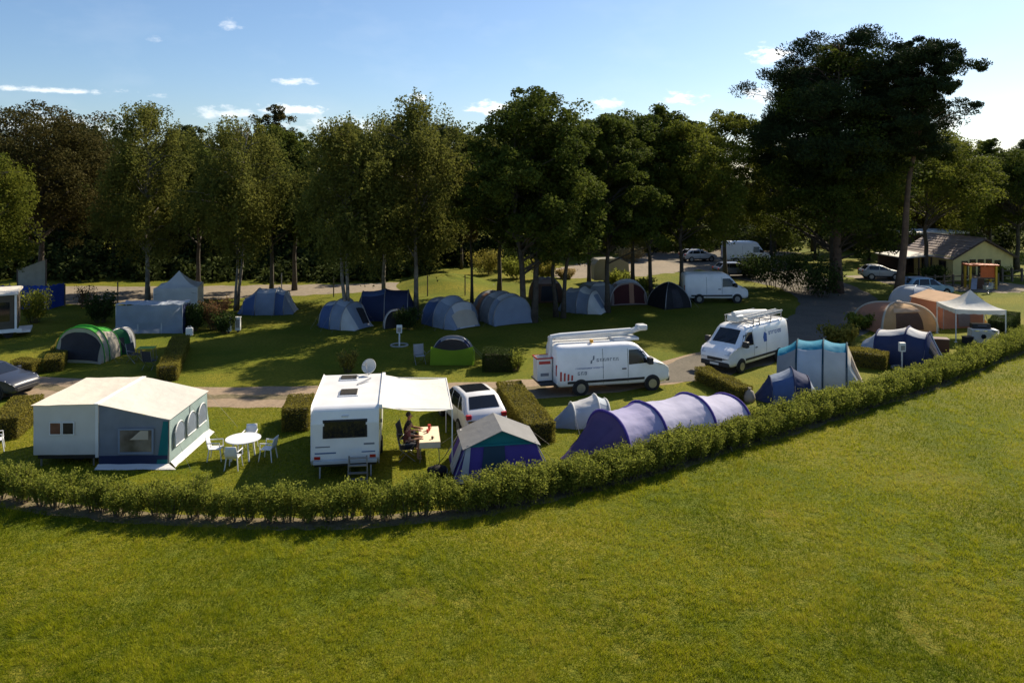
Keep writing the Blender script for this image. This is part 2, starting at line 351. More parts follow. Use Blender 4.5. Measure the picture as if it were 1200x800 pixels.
# (name, label, px, base y, top y, crown half width px, crown bottom y, style, extra)
FRONT = [
 ('birch_tree', 'tall weeping birch with a single trunk beside the white gazebo', 173, 354, 107, 50, 292, 'birch', dict(seed=11, trunk_r=.2, nclump=330)),
 ('birch_tree', 'weeping birch with two thin leaning trunks right of the white gazebo', 272, 364, 128, 58, 285, 'birch', dict(seed=23, trunk_r=.13, stems=2, nclump=330)),
 ('birch_tree', 'weeping birch with two trunks in front of the blue and white dome tent', 409, 384, 132, 58, 298, 'birch', dict(seed=36, trunk_r=.15, stems=2, nclump=330)),
 ('birch_tree', 'tall grey-green birch in front of the dark navy tent', 487, 372, 104, 56, 290, 'birch', dict(seed=41, trunk_r=.19, nclump=380)),
 ('birch_tree', 'slender tree left of the oak, in front of the grassy mound', 553, 356, 158, 40, 280, 'oak', dict(seed=52, trunk_r=.13, nclump=190, leafm=LEAF['birch'])),
 ('oak_tree', 'broad dark green oak with two trunks in the middle of the row', 620, 378, 98, 74, 312, 'oak', dict(seed=64, trunk_r=.24, stems=2, nclump=400)),
 ('oak_tree', 'dark tree with twin trunks right of the broad oak', 655, 372, 140, 52, 306, 'oak', dict(seed=70, trunk_r=.17, stems=2, nclump=230)),
 ('oak_tree', 'dark tree with one straight trunk between the silver tent and the grey-pink tent', 712, 366, 128, 56, 302, 'oak', dict(seed=81, trunk_r=.2, nclump=280)),
 ('oak_tree', 'dark tree with two thin trunks beside the dark pyramid tent', 768, 352, 122, 52, 290, 'oak', dict(seed=92, trunk_r=.15, stems=2, nclump=280)),
 ('oak_tree', 'olive green tree with one trunk at the rear end of the far white van', 798, 352, 135, 66, 288, 'oak', dict(seed=105, trunk_r=.2, nclump=320, leafm=LEAF['lime'])),
 ('pine_tree', 'huge dark umbrella pine towering over the asphalt yard', 982, 343, 27, 80, 232, 'pine', dict(seed=117, trunk_r=.42, nclump=430, per=260, leaf=.24, bark=M_PBARK, gap=.5)),
 ('pine_tree', 'tall pine with open wind-combed branches, rightmost of the giant pines', 1052, 352, 40, 52, 190, 'pine', dict(seed=126, trunk_r=.36, nclump=280, per=260, leaf=.24, bark=M_PBARK, off=(2.2, 0), gap=.3)),
 ('oak_tree', 'dark leafy tree standing in front of the huge umbrella pine', 975, 340, 50, 78, 300, 'oak', dict(seed=133, trunk_r=.3, nclump=600, leaf=.22)),
 ('beech_tree', 'bronze-tinged beech with a broad crown at the far left', 48, 338, 124, 88, 270, 'oak', dict(seed=147, trunk_r=.3, nclump=420, leafm=LEAF['beech'])),
 ('birch_tree', 'pale green weeping birch cut off by the left edge', -8, 362, 172, 42, 290, 'birch', dict(seed=155, trunk_r=.16, nclump=220, leafm=LEAF['lime'])),
 ('beech_tree', 'dark tree filling the gap behind the left birches', 232, 338, 168, 52, 270, 'oak', dict(seed=161, trunk_r=.22, nclump=240)),
 ('oak_tree', 'dark tree between the twin-trunk birches', 345, 340, 152, 50, 272, 'oak', dict(seed=178, trunk_r=.22, nclump=240)),
 ('oak_tree', 'leafy mid-green tree behind the left end of the yellow house', 1085, 326, 150, 66, 262, 'oak', dict(seed=183, trunk_r=.25, nclump=330, leafm=LEAF['lime'])),
 ('oak_tree', 'dark round tree cut off by the right edge above the lawn', 1192, 318, 176, 52, 262, 'oak', dict(seed=190, trunk_r=.25, nclump=280)),
 ('oak_tree', 'olive tree in the background right behind the yellow house', 1135, 309, 190, 46, 262, 'oak', dict(seed=199, trunk_r=.25, nclump=280, leafm=LEAF['lime'])),
 ('oak_tree', 'dark tree behind the slate blue tent, second rank of the row', 318, 348, 146, 54, 284, 'oak', dict(seed=211, trunk_r=.2, nclump=260)),
 ('birch_tree', 'grey-green birch behind the dark navy tent, second rank of the row', 450, 350, 128, 52, 286, 'birch', dict(seed=222, trunk_r=.17, nclump=300)),
 ('oak_tree', 'dark tree filling the row left of the broad oak', 585, 346, 140, 56, 284, 'oak', dict(seed=234, trunk_r=.2, nclump=280)),
 ('oak_tree', 'mid-green tree behind the silver tent, second rank of the row', 690, 345, 138, 58, 288, 'oak', dict(seed=245, trunk_r=.2, nclump=300, leafm=LEAF['lime'])),
 ('oak_tree', 'olive tree behind the dark pyramid tent, second rank of the row', 742, 343, 128, 60, 286, 'oak', dict(seed=256, trunk_r=.2, nclump=300)),
 ('oak_tree', 'olive tree at the right end of the middle row before the pines', 850, 330, 128, 52, 278, 'oak', dict(seed=267, trunk_r=.22, nclump=280, leafm=LEAF['lime'])),
]
for (nm, lab, px, by, ty, hw, cb, st, kw) in FRONT:
    s = GS(by); p = G(px, by); kw = dict(kw)
    if st == 'birch': kw.setdefault('per', 150); kw.setdefault('leaf', .17); kw.setdefault('bark', M_BIRCH)
    ms = tree_meshes(H=(by - ty) / s * .97, Rc=hw / s * (1.3 if st != 'birch' else 1.28), zb=(by - cb + (10 if st == 'oak' and 540 < px < 820 else 2)) / s, style=st, **kw)
    plant_tree(nm, lab, p, ms)
# the wood behind: copies of five trees in three ranks, one mass of dark crowns
WOODT = [tree_meshes(300 + i, H=[19, 21, 18, 22, 20][i], Rc=[5.2, 5.6, 4.8, 5.4, 6.0][i], zb=[3.2, 4, 2.2, 4.5, 3][i], style='oak', nclump=330, per=130, leaf=.28, trunk_r=.27, leafm=LEAF[['wood', 'oak', 'wood', 'beech', 'wood'][i]]) for i in range(5)]
rg = random.Random(77)
for rank, (Y, step, x0, x1, zs) in enumerate(((86, 6.0, -74, 34, .72), (95, 6.6, -82, 64, .84), (106, 7.2, -90, 92, .97))):
    x = x0
    while x < x1:
        xx, yy = x + rg.uniform(-1.6, 1.6), Y + rg.uniform(-2.5, 2.5); px = 600 + xx / yy * FPX
        x += step * rg.uniform(.85, 1.15)
        if rank == 0 and px > 560: continue
        if rank == 1 and 620 < px < 900: continue
        k = zs * rg.uniform(.84, .98)
        if px > 900: k *= .86
        plant_tree('wood_tree', 'dark leafy tree in the wood closing the view behind the campsite', (xx, yy), WOODT[rg.randrange(5)], rg.uniform(0, 360), 'trees of the wood behind the campsite', (k * rg.uniform(.9, 1.1), k * rg.uniform(.9, 1.1), k))
# undergrowth below the wood: one mass nobody could count
def thicket(name, label, spots, m, seed, leaf, per):
    rng = np.random.default_rng(seed); Vs, Fs, Ts = [], [], []; o = 0
    for (x, y, w, h) in spots:
        n = per; d = unit(rng.normal(size=(n, 3))) * (rng.random((n, 1)) ** .4); d[:, 2] = np.abs(d[:, 2])
        C = d * np.array([w, w, h]) * rng.uniform(.85, 1.1, (n, 1)) + np.array([x, y, .05]); V, F = leaves(rng, C, leaf, .8, .4, tri=True)
        Vs.append(V); Fs.append(F + o); o += len(V); Ts.append(np.clip(rng.random() * .5 + .5 * rng.random(len(F)), 0, 1))
    return tag(link(name, fast_mesh(name, np.concatenate(Vs), np.concatenate(Fs), m, np.concatenate(Ts))), label, 'undergrowth', kind='stuff')
rg = random.Random(5)
sp = []
for i in range(290):
    x = rg.uniform(-80, -9); y = 75.5 + 33 * rg.random() ** 1.4; sp.append((x, y, rg.uniform(1.4, 3.2), rg.uniform(1.0, 2.0) + (y - 75) * .2))
for i in range(40):
    x = rg.uniform(-9, 3); y = rg.uniform(88, 108); sp.append((x, y, rg.uniform(1.6, 3.0), rg.uniform(1.5, 4)))
for i in range(90):
    x = rg.uniform(8, 95); y = rg.uniform(104, 118); sp.append((x, y, rg.uniform(1.6, 3.2), rg.uniform(2, 5.5)))
thicket('undergrowth', 'dark undergrowth filling the foot of the wood', sp, LEAF['wood'], 8, .5, 330)
# far belt of woodland that closes the horizon outside and behind
sp = []
for i in range(260):
    a = rg.uniform(-62, 62); d = rg.uniform(135, 190); sp.append((d * math.sin(R(a)), d * math.cos(R(a)), rg.uniform(4, 7), rg.uniform(9, 15)))
tag(thicket('far_woodland', 'distant belt of woodland behind everything', sp, LEAF['wood'], 9, .9, 260), cat='woodland')

# ------------------------------------------------------------------ shrubs and hedges
L_HEDGE = leafmat('leaf_hedge', (.11, .135, .018), (.28, .3, .05), .5)
L_CLIP = leafmat('leaf_clipped', (.13, .12, .02), (.27, .23, .045), .4)
L_DARK = leafmat('leaf_dark_shrub', (.025, .04, .012), (.06, .09, .02), .3)
L_YEL = leafmat('leaf_golden', (.14, .13, .025), (.3, .26, .05), .35)
L_RED = leafmat('leaf_reddish', (.12, .045, .03), (.22, .16, .06), .35)
L_STRAW = leafmat('leaf_straw', (.3, .22, .09), (.42, .33, .15), .3)
M_TWIG = mat('twig', (.1, .075, .05), .9, .3, 6, .4)
def shrub_meshes(seed, h, w, n, leaf, m, shoots=16):
    """upright shoots clothed in small leaves"""
    rng = np.random.default_rng(seed); wd = MB(); Cs = []; ax = []
    for i in range(shoots):
        a = rng.uniform(0, 2 * PI); q = rng.random() ** .5 * w * .5; hh = h * rng.uniform(.72, 1.12)
        b = np.array([math.cos(a) * q * .35, math.sin(a) * q * .35, 0]); e = np.array([math.cos(a) * q * 1.1, math.sin(a) * q * 1.1, hh])
        wd.tube([tuple(b), tuple(b * .4 + e * .5), tuple(e)], [.016, .011, .004], 4, cap=False)
        k = n // shoots; t = rng.uniform(.16, 1, (k, 1)) ** .8
        C = b + (e - b) * t + rng.normal(size=(k, 3)) * np.array([.085, .085, .05]) * w
        Cs.append(C); ax.append(np.repeat([(e - b) / hh], k, 0))
    C = np.concatenate(Cs); C[:, 2] = np.maximum(C[:, 2], .05)
    V, F = leaves(rng, C, leaf, .5, .3, axis=np.concatenate(ax) * .8)
    return fast_mesh('shrub', V, F, m, rng.random(len(F))), wd.mesh('stem', M_TWIG)
HVAR = [shrub_meshes(500 + i, 1.12, 1.0, 2600, .085, L_HEDGE) for i in range(6)]
HRED = shrub_meshes(520, 1.0, 1.05, 2400, .085, L_RED)
HP = [G(-60, 572), G(0, 584), G(100, 599), G(215, 608), G(350, 612), G(450, 608), G(550, 599), G(600, 590), G(660, 576), G(740, 558), G(800, 540), G(900, 510), G(1000, 480), G(1100, 448), G(1195, 409), G(1240, 388)]
hedge = thing('hedge', 'long curving leafy hedge dividing the campsite from the open lawn', 'hedge', HP[4])
def path_points(P, step):
    out = []; carry = 0
    for a, b in zip(P[:-1], P[1:]):
        L = (b - a).length; d = carry
        while d < L: out.append(a.lerp(b, d / L)); d += step
        carry = d - L
    return out
rg = random.Random(31)
for i, p in enumerate(path_points(HP, .29)):
    px = 600 + p.x / p.y * FPX
    if i % 2: continue
    v = HVAR[rg.randrange(6)]
    if 405 < px < 446 and rg.random() < .18: v = HRED
    for row in ((-.12, .16) if px > 560 else (0,)):
        q = p + Vector((rg.uniform(-.1, .1), rg.uniform(-.1, .1) + row * 1.4, 0)) - hedge.location
        h = .95 if px < 540 else .84
        if 250 < px < 400: h = .86
        o = link('shrub', v[0], hedge); o.location = q; o.rotation_euler = (0, 0, rg.uniform(0, 6.28)); k = rg.uniform(.88, 1.12); wd_ = 1.08 if px > 540 else .96; o.scale = (k * wd_, k * wd_, k * h * rg.uniform(.86, 1.12))
        st = link('stem', v[1], o)
def clipped_hedge(label, c, lx, ly, h, rz, m=None, seed=1, dens=420, leaf=.075):
    """clipped box hedge: leaves packed through a box with a twiggy middle"""
    t = thing('clipped_hedge', label, 'hedge', c, rz, 'low clipped hedges between the pitches'); rng = np.random.default_rng(seed)
    area = 2 * (lx + ly) * h + lx * ly; n = int(min(26000, area * dens * 2))
    C = (rng.random((n, 3)) - .5) * np.array([lx, ly, h]); f = rng.integers(0, 3, n); side = np.sign(rng.random(n) - .5)
    pr = np.array([ly * h * 2, lx * h * 2, lx * ly]); f = rng.choice(3, n, p=pr / pr.sum())
    dim = np.array([lx, ly, h]); dep = np.abs(rng.normal(size=n)) * .06 - .02
    for k in range(3):
        w = f == k; sd = side[w] if k < 2 else 1.0
        C[w, k] = sd * (dim[k] / 2 - dep[w])
    C[:, 2] += h / 2; C[:, 2] += .05 * np.sin(C[:, 0] * 3 + seed) * (C[:, 2] > h * .7); C[:, 2] = np.maximum(C[:, 2], .03)
    V, F = leaves(rng, C, leaf, .6, .2); link('foliage', fast_mesh('foliage', V, F, m or L_CLIP, rng.random(n)), t)
    mb = MB(); mb.box(-lx / 2 + .12, lx / 2 - .12, -ly / 2 + .12, ly / 2 - .12, 0, h - .12); mb.build('branch_core', mat('hedge_core', (.045, .045, .018), .95, .4, 8, .8, 20), t)
    t.scale = (1, .88, .82); return t
def between(p, q): return (p + q) / 2, (q - p).length, math.degrees(math.atan2((q - p).y, (q - p).x))
def hedge_line(label, p, q, w, h, seed, m=None):
    c, L, a = between(G(*p), G(*q)); return clipped_hedge(label, c, L, w, h, a, m, seed)
hedge_line('low clipped hedge running away behind the beige trailer tent, right of the green table', (196, 447), (212, 408), 1.1, .95, 1)
hedge_line('low clipped hedge with dark end left of the green dome tent', (62, 436), (80, 408), 1.0, .9, 2)
hedge_line('low clipped hedge by the lane near the left edge, left of the path gap', (18, 438), (44, 438), 1.0, .9, 3)
hedge_line('dark low hedge along the left side of the beige trailer tent', (2, 516), (34, 488), 1.3, 1.1, 4)
hedge_line('dark clipped hedge end against the left side of the white caravan', (346, 506), (353, 488), 1.2, 1.15, 5)
hedge_line('clipped hedge with yellow-green top between the white car and the small grey tent', (634, 520), (596, 468), 1.3, 1.0, 6)
hedge_line('clipped hedge in front of the second work van, running to the purple tunnel tent', (822, 445), (874, 470), .9, .8, 7)
hedge_line('dark clipped hedge between the blue-topped tent and the navy family tent', (985, 425), (1040, 432), 1.3, 1.05, 8)
hedge_line('dark clipped hedge behind the lime green pop-up tent', (566, 432), (600, 432), 1.8, 1.2, 9, L_DARK)
hedge_line('clipped hedge end behind the right leg of the right-hand gazebo', (1170, 398), (1184, 386), 1.3, 1.5, 10, L_DARK)
def bush(name, label, px, by, w, h, m, seed, n=3200, leaf=.16, shoots=26, cat='bush', group=None):
    t = thing(name, label, cat, G(px, by), 0, group); ms = shrub_meshes(seed, h, w, n, leaf, m, shoots); link('foliage', ms[0], t); link('stem', ms[1], t); return t
bush('conifer_bush', 'bright green bushy conifer in front of the blue screen', 40, 378, 2.3, 2.2, L_HEDGE, 601)
bush('bush', 'dark rounded bush behind the green dome tent', 117, 378, 1.9, 1.9, L_DARK, 602)
bush('bush', 'bare straggly bush on the edge of the sandy track', 98, 360, 1.6, 1.6, L_RED, 603, 500)
bush('bush', 'brown-tinged bush at the right corner of the left gazebo', 252, 386, 1.8, 1.9, L_RED, 604, 2600)
bush('bush', 'dark upright bush against the right end of the grey tarpaulin', 226, 388, 1.4, 1.6, L_DARK, 605)
bush('bush', 'dark green bush beside the brown-tinged one, near the white power boxes', 262, 390, 1.3, 1.2, L_DARK, 606)
bush('bush', 'small yellow-leaved bush on the lawn behind the white caravan', 408, 436, 1.0, 1.05, L_YEL, 607, 1500, .12)
bush('bush', 'dark bush beside the white electric post', 478, 386, 1.6, 1.3, L_DARK, 608)
bush('bush', 'pale bushy plant right of the lime pop-up tent by the lane', 604, 434, 1.0, .9, L_HEDGE, 609, 1300, .12)
GB = [(570, 322, 3.6, 2.4, 'y', 'golden bush left of the oak trunks'), (592, 316, 3.2, 2.6, 'd', 'dark green bush behind the golden one left of the oak'), (604, 326, 2.6, 1.9, 'h', 'green bush right behind the oak trunks'),
      (637, 328, 2.4, 2.0, 'y', 'golden bush between the oak and the twin trunks'), (668, 304, 4.5, 2.2, 'h', 'wide green bush at the back of the sandy yard'), (700, 298, 4.5, 2.6, 'd', 'dark green bush behind the covered grey trailer'),
      (738, 306, 3.2, 1.5, 's', 'straw-coloured grass clump in the middle of the sandy yard'), (748, 296, 4.2, 2.2, 'y', 'yellow bush behind the straw-coloured clump'), (780, 293, 4.6, 2.2, 'h', 'pale green bush left of the parked silver car'),
      (726, 338, 2.2, 1.4, 'h', 'green bush between the covered trailer and the grey-pink tent'), (748, 344, 2.4, 1.2, 'h', 'low green bush right of the grey-pink tent'), (662, 326, 1.8, .8, 's', 'small straw-coloured tuft in front of the sandy yard'),
      (908, 338, 4.2, 2.8, 'd', 'dark bush right of the far white van'), (938, 342, 4.6, 3.2, 'd', 'large dark bush left of the pine trunks'), (962, 348, 3.6, 2.6, 'd', 'dark bush at the foot of the huge pine'), (884, 326, 3.2, 2.2, 'd', 'dark bush behind the bonnet of the far white van'),
      (1032, 296, 3.6, 2.8, 'h', 'sunlit green bush between the pine trunk and the yellow house'), (985, 404, 2.2, 1.0, 'y', 'yellowish scrub at the corner of the asphalt yard'), (1010, 385, 2.0, .9, 'h', 'low scrub left of the orange-beige tent'),
      (1186, 316, 2.6, 2.0, 'd', 'dark bush right of the yellow house'), (1096, 332, 2.4, 1.5, 'd', 'dark bush below the side wall of the yellow house'), (1172, 328, 1.8, 1.2, 'h', 'small green bush right of the play frame')]
for i, (px, by, w, h, k, lab) in enumerate(GB):
    bush('bush', lab, px, by, w, h, {'y': L_YEL, 'd': L_DARK, 'h': L_HEDGE, 's': L_STRAW}[k], 700 + i, 1700, .26, 22, group='garden bushes beyond the tents')

# ------------------------------------------------------------------ grass of the open lawn
WORN = [(G(1072, 738), .25, .7), (G(1060, 655), .6, .3), (G(1098, 642), .3, .3), (G(905, 602), .5, .25), (G(1180, 682), .3, .2), (G(1090, 560), 1.6, .5), (G(480, 700), .8, .4)]
def grass(name, label, n, ymin, ymax, keep, hgt, wid, seed):
    rng = np.random.default_rng(seed); m = n * 3
    s = rng.uniform(FPX / ymax, FPX / ymin, m); Y = FPX / s; X = rng.uniform(-.78, .78, m) * Y
    ok = keep(X, Y); X, Y = X[ok][:n], Y[ok][:n]; n = len(X)
    k = Y / 20
    def vn(f, sd):
        g = np.random.default_rng(sd).random((512, 512)); x = X * f + 300; y = Y * f; i = np.floor(x).astype(int); j = np.floor(y).astype(int); u = x - i; v = y - j
        u = u * u * (3 - 2 * u); v = v * v * (3 - 2 * v); a = lambda p, q: g[p % 512, q % 512]
        return (a(i, j) * (1 - u) + a(i + 1, j) * u) * (1 - v) + (a(i, j + 1) * (1 - u) + a(i + 1, j + 1) * u) * v - .5
    cl = 2.0 * vn(2.6, 1) + 2.6 * vn(6.5, 2)
    pat = 1.3 * vn(.35, 3) + 1.1 * vn(.9, 4)
    h = hgt * rng.uniform(.45, 1.2, n) * np.clip(1 + .5 * cl, .3, 2) * k ** .5; a = rng.uniform(0, 2 * PI, n)
    w = wid * rng.uniform(.7, 1.3, n) * k ** .8
    ln = rng.normal(size=(n, 2)) * .55 + np.stack([.35 * np.sin(Y * .9 + X * .4), .3 * np.cos(X * .8)], 1)
    b = np.stack([X, Y, np.zeros(n)], 1); d = np.stack([np.cos(a) * w, np.sin(a) * w, np.zeros(n)], 1)
    tip = b + np.concatenate([ln * h[:, None], h[:, None]], 1)
    V = np.stack([b - d, b + d, tip], 1).reshape(-1, 3)
    t = np.clip(.42 + .42 * pat + .3 * cl + rng.normal(size=n) * .2, 0, .88)
    for c, rx, ry in WORN:
        d = ((X - c.x) / rx) ** 2 + ((Y - c.y) / ry) ** 2 + 1.6 * vn(5.0, 9) + .8 * vn(2.0, 8); q = (d < 1) & (rng.random(n) < .75); t[q] = rng.uniform(.85, 1, q.sum()); V.reshape(-1, 3, 3)[q, 2, 2] *= .4
    return tag(link(name, fast_mesh(name, V, np.arange(3 * n).reshape(n, 3), leafmat('leaf_grass', (.07, .112, .003), (.315, .325, .008), .45, .6, (.4, .3, .08)), t)), label, 'grass', kind='stuff')
HX = np.array([p.x for p in HP]); HY = np.array([p.y for p in HP])
def field(X, Y): return (Y < np.interp(X, HX, HY) - .35)

grass('lawn_grass', 'mown yellow-green grass of the open lawn in front of the hedge', 620000, 13.5, 60, field, .075, .006, 61)
def inner(X, Y): return (Y > np.interp(X, HX, HY) + .3) & (Y < 34) & (X > -25) & (X < 14)
grass('pitch_grass', 'short sunlit grass of the pitches just behind the hedge', 110000, 22, 34, inner, .045, .006, 62)

# ------------------------------------------------------------------ tents
M_POLE = mat('grey_pole', (.3, .3, .31), .4, .1, 5, .05, metal=.6)
M_WPOLE = mat('white_pole', (.72, .72, .7), .4, .06, 5, .05)
M_ROPE = mat('guy_rope', (.3, .29, .26), .8, .1, 20, .1)
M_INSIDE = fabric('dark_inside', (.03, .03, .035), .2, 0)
F_NAVY = fabric('navy', (.04, .055, .13)); F_BLUE = fabric('blue', (.1, .16, .33)); F_SLATE = fabric('slate_blue', (.3, .36, .47))
F_PALE = fabric('pale_blue', (.52, .58, .66)); F_GREY = fabric('light_grey', (.6, .6, .59)); F_MID = fabric('mid_grey', (.32, .33, .35))
F_WHITE = fabric('white', (.74, .74, .72)); F_BEIGE = fabric('beige_grey', (.42, .38, .32)); F_CREAM = fabric('cream', (.66, .58, .47))
F_PURPLE = fabric('violet', (.1, .07, .32)); F_LILAC = fabric('lilac', (.44, .42, .64)); F_LILAC2 = fabric('pale_lilac', (.54, .53, .7)); F_PLUM = fabric('plum', (.13, .09, .2))
F_TEAL = fabric('teal', (.02, .22, .24)); F_TURQ = fabric('turquoise', (.03, .27, .42)); F_GREEN = fabric('bright_green', (.08, .42, .06)); F_LIME = fabric('lime', (.2, .34, .02))
F_ORANGE = fabric('orange_beige', (.6, .38, .19)); F_SALMON = fabric('salmon', (.52, .27, .17)); F_BROWN = fabric('brown', (.16, .09, .06)); F_ROSE = fabric('rose_grey', (.36, .28, .26))
F_SILVER = fabric('silver', (.68, .68, .69)); F_STRAW2 = fabric('straw_grey', (.36, .34, .28)); F_BLACK = fabric('black', (.015, .015, .017), .2, 0)
F_PEACH = fabric('peach', (.72, .5, .32))

def arc_pt(hw, h, a, x, e=.82):
    c, s = math.cos(a), math.sin(a)
    return Vector((x, math.copysign(abs(c) ** e, c) * hw, max(0, s) ** .86 * h))
class Tunnel:
    """tent of hoops along its own x axis, skin hanging slightly slack between the hoops"""
    def __init__(s, name, label, loc, rz, hoops, mats, top=None, poles=None, pole_m=None, pole_r=.03, sag=.045, seed=0, guys=True, skirt=None, cat='tent', group='tents on the pitches', scale=1.0):
        s.t = thing(name, label, cat, loc, rz, group, scale); s.h = hoops; s.sag = sag; s.seed = seed
        for i, m in enumerate(mats):
            tm = top[i] if top else None
            if tm: s.panel(i, 0, 1, 0, .33 * PI, m); s.panel(i, 0, 1, .67 * PI, PI, m); s.panel(i, 0, 1, .33 * PI, .67 * PI, tm)
            else: s.panel(i, 0, 1, 0, PI, m)
        for k in (poles if poles is not None else range(1, len(hoops) - 1)):
            x, hw, h = hoops[k][:3]; mb = MB(); mb.tube([arc_pt(hw + .015, h + .015, PI * j / 20, x) for j in range(21)], pole_r, 5)
            mb.build('pole', pole_m or M_POLE, s.t, True)
            if guys:
                for sg in (-1, 1):
                    a = arc_pt(hw, h, PI * (.5 - sg * .28), x); mb = MB(); b = Vector((x, sg * (hw + .75), .02)); mb.tube([a, b], .0045, 4); mb.build('guy_line', M_ROPE, s.t)
        if hoops[0][2] > .3: s.end(0, skirt)
    def pt(s, i, t, a, off=0.0):
        x0, w0, h0 = s.h[i][:3]; x1, w1, h1 = s.h[i + 1][:3]
        k = 1 - s.sag * math.sin(PI * t); f = t
        p0 = arc_pt(w0, h0, a, x0); p1 = arc_pt(w1, h1, a, x1); p = p0.lerp(p1, f)
        p.y *= k; p.z *= k
        nz = mnoise.noise((p.x * 2.3 + s.seed * 7, p.y * 2.3, p.z * 2.3)) * .022 + mnoise.noise((p.x * 1.6 + s.seed, a * 7, 4)) * .03 + mnoise.noise((p.x * 5 + a * 4 + s.seed, (p.y + p.z) * 6, a * 3)) * .016
        d = Vector((0, math.cos(a), math.sin(a))); d.x = .4 * (1 if (h1 < h0 - .3) else -1 if h0 < h1 - .3 else 0); d.normalize()
        p += d * (nz * min(1, 6 * t, 6 * (1 - t)) + off); p.z = max(p.z, .015); return p
    def panel(s, i, t0, t1, a0, a1, m, name='fabric_panel', off=0.0, nu=14, label=None):
        n = max(8, int((a1 - a0) / PI * 40)); mb = MB(); mb.grid(lambda u, v: s.pt(i, t0 + (t1 - t0) * u, a0 + (a1 - a0) * v, off), nu, n)
        o = mb.build(name, m, s.t, True)
        if label: o['label'] = label
        return o
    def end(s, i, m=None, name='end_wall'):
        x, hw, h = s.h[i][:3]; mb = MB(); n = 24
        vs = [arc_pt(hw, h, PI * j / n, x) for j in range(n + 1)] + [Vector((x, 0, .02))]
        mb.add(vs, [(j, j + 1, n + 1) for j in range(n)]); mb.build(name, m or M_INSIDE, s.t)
class Dome:
    """tent of crossing poles rising from the corners of its floor"""
    def __init__(s, name, label, loc, rz, corners, h, mats, top=None, vtop=.6, pole_m=None, bulge=.1, apex=(0, 0), pole_r=.03, seed=0, pw=.62, group='tents on the pitches', guys=True):
        s.t = thing(name, label, 'tent', loc, rz, group); s.c = [Vector((*c, 0)) for c in corners]; s.hh = h; s.b = bulge; s.ap = Vector((*apex, 0)); s.seed = seed; s.pw = pw
        n = len(corners)
        for k in range(n):
            s.panel(k, 0, 1, 0, vtop if top else 1, mats[k % len(mats)])
            if top: s.panel(k, 0, 1, vtop, 1, top)
            mb = MB(); mb.tube([s.curve(k, j / 14) * 1.004 + Vector((0, 0, .012)) for j in range(15)], pole_r, 5); mb.build('pole', pole_m or M_POLE, s.t, True)
            if guys:
                a = s.curve(k, .55); b = s.c[k] * 1.35; mb = MB(); mb.tube([a, (b.x, b.y, .02)], .0045, 4); mb.build('guy_line', M_ROPE, s.t)
    def curve(s, k, v):
        c = s.c[k % len(s.c)]; q = math.cos(v * PI / 2) ** s.pw; p = s.ap.lerp(c, q); p.z = s.hh * math.sin(v * PI / 2) ** .95; return p
    def pt(s, k, t, v, off=0.0):
        p = s.curve(k, v).lerp(s.curve(k + 1, v), t); d = Vector((p.x - s.ap.x, p.y - s.ap.y, s.hh * .35)).normalized()
        sg = 4 * t * (1 - t) * math.sin(PI * min(1, .15 + v)) * s.b
        nz = mnoise.noise((p.x * 2.6 + s.seed * 5, p.y * 2.6, p.z * 2.6)) * .03
        p = p - d * (sg * .5 - nz * 4 * t * (1 - t) - off); p.z = max(p.z, .015); return p
    def panel(s, k, t0, t1, v0, v1, m, name='fabric_panel', off=0.0, label=None):
        mb = MB(); mb.grid(lambda u, w: s.pt(k, t0 + (t1 - t0) * u, v0 + (v1 - v0) * w, off), 10, 10); o = mb.build(name, m, s.t, True)
        if label: o['label'] = label
        return o
def rect(a, b): return [(-a, -b), (a, -b), (a, b), (-a, b)]

# big violet tunnel tent by the hedge
p0, p1 = Vector((2.0, 27.3)), Vector((9.25, 31.5)); L = (p1 - p0).length
tt = Tunnel('tunnel_tent', 'long lilac and violet tunnel tent lying along the hedge', p0, math.degrees(math.atan2(p1.y - p0.y, p1.x - p0.x)),
            [(0, .55, .05), (1.75, 1.35, 1.55), (3.5, 1.4, 1.62), (5.9, 1.4, 1.6), (7.9, 1.25, 1.3), (8.8, .9, .05)], [F_PLUM, F_LILAC, F_LILAC2, F_LILAC2, F_LILAC], pole_m=F_PURPLE, pole_r=.06, seed=3, sag=.07)
tt.panel(1, .62, .98, 0, .42 * PI, F_PURPLE, 'side_panel', .012); tt.panel(2, .86, .99, 0, .4 * PI, F_PURPLE, 'side_panel', .012); tt.panel(0, .15, .85, .36 * PI, .64 * PI, F_PLUM, 'door', .014)
tt.panel(0, .3, .75, .12 * PI, .26 * PI, M_INSIDE, 'window', .014)
# small grey-blue tunnel in front of the van
tt = Tunnel('small_tent', 'small pale grey-blue two-man tent in front of the first work van', G(684, 496), 8, [(-1.25, .5, .05), (-.5, .72, .85), (.5, .85, 1.15), (.95, .75, .95), (1.1, .5, .5)], [F_SLATE, F_PALE, F_SLATE, F_WHITE], top=[F_SLATE, F_SILVER, F_PALE, F_WHITE], pole_m=F_WHITE, pole_r=.035, seed=4)
tt.panel(2, .15, .85, .03 * PI, .3 * PI, F_BLUE, 'door', .012)
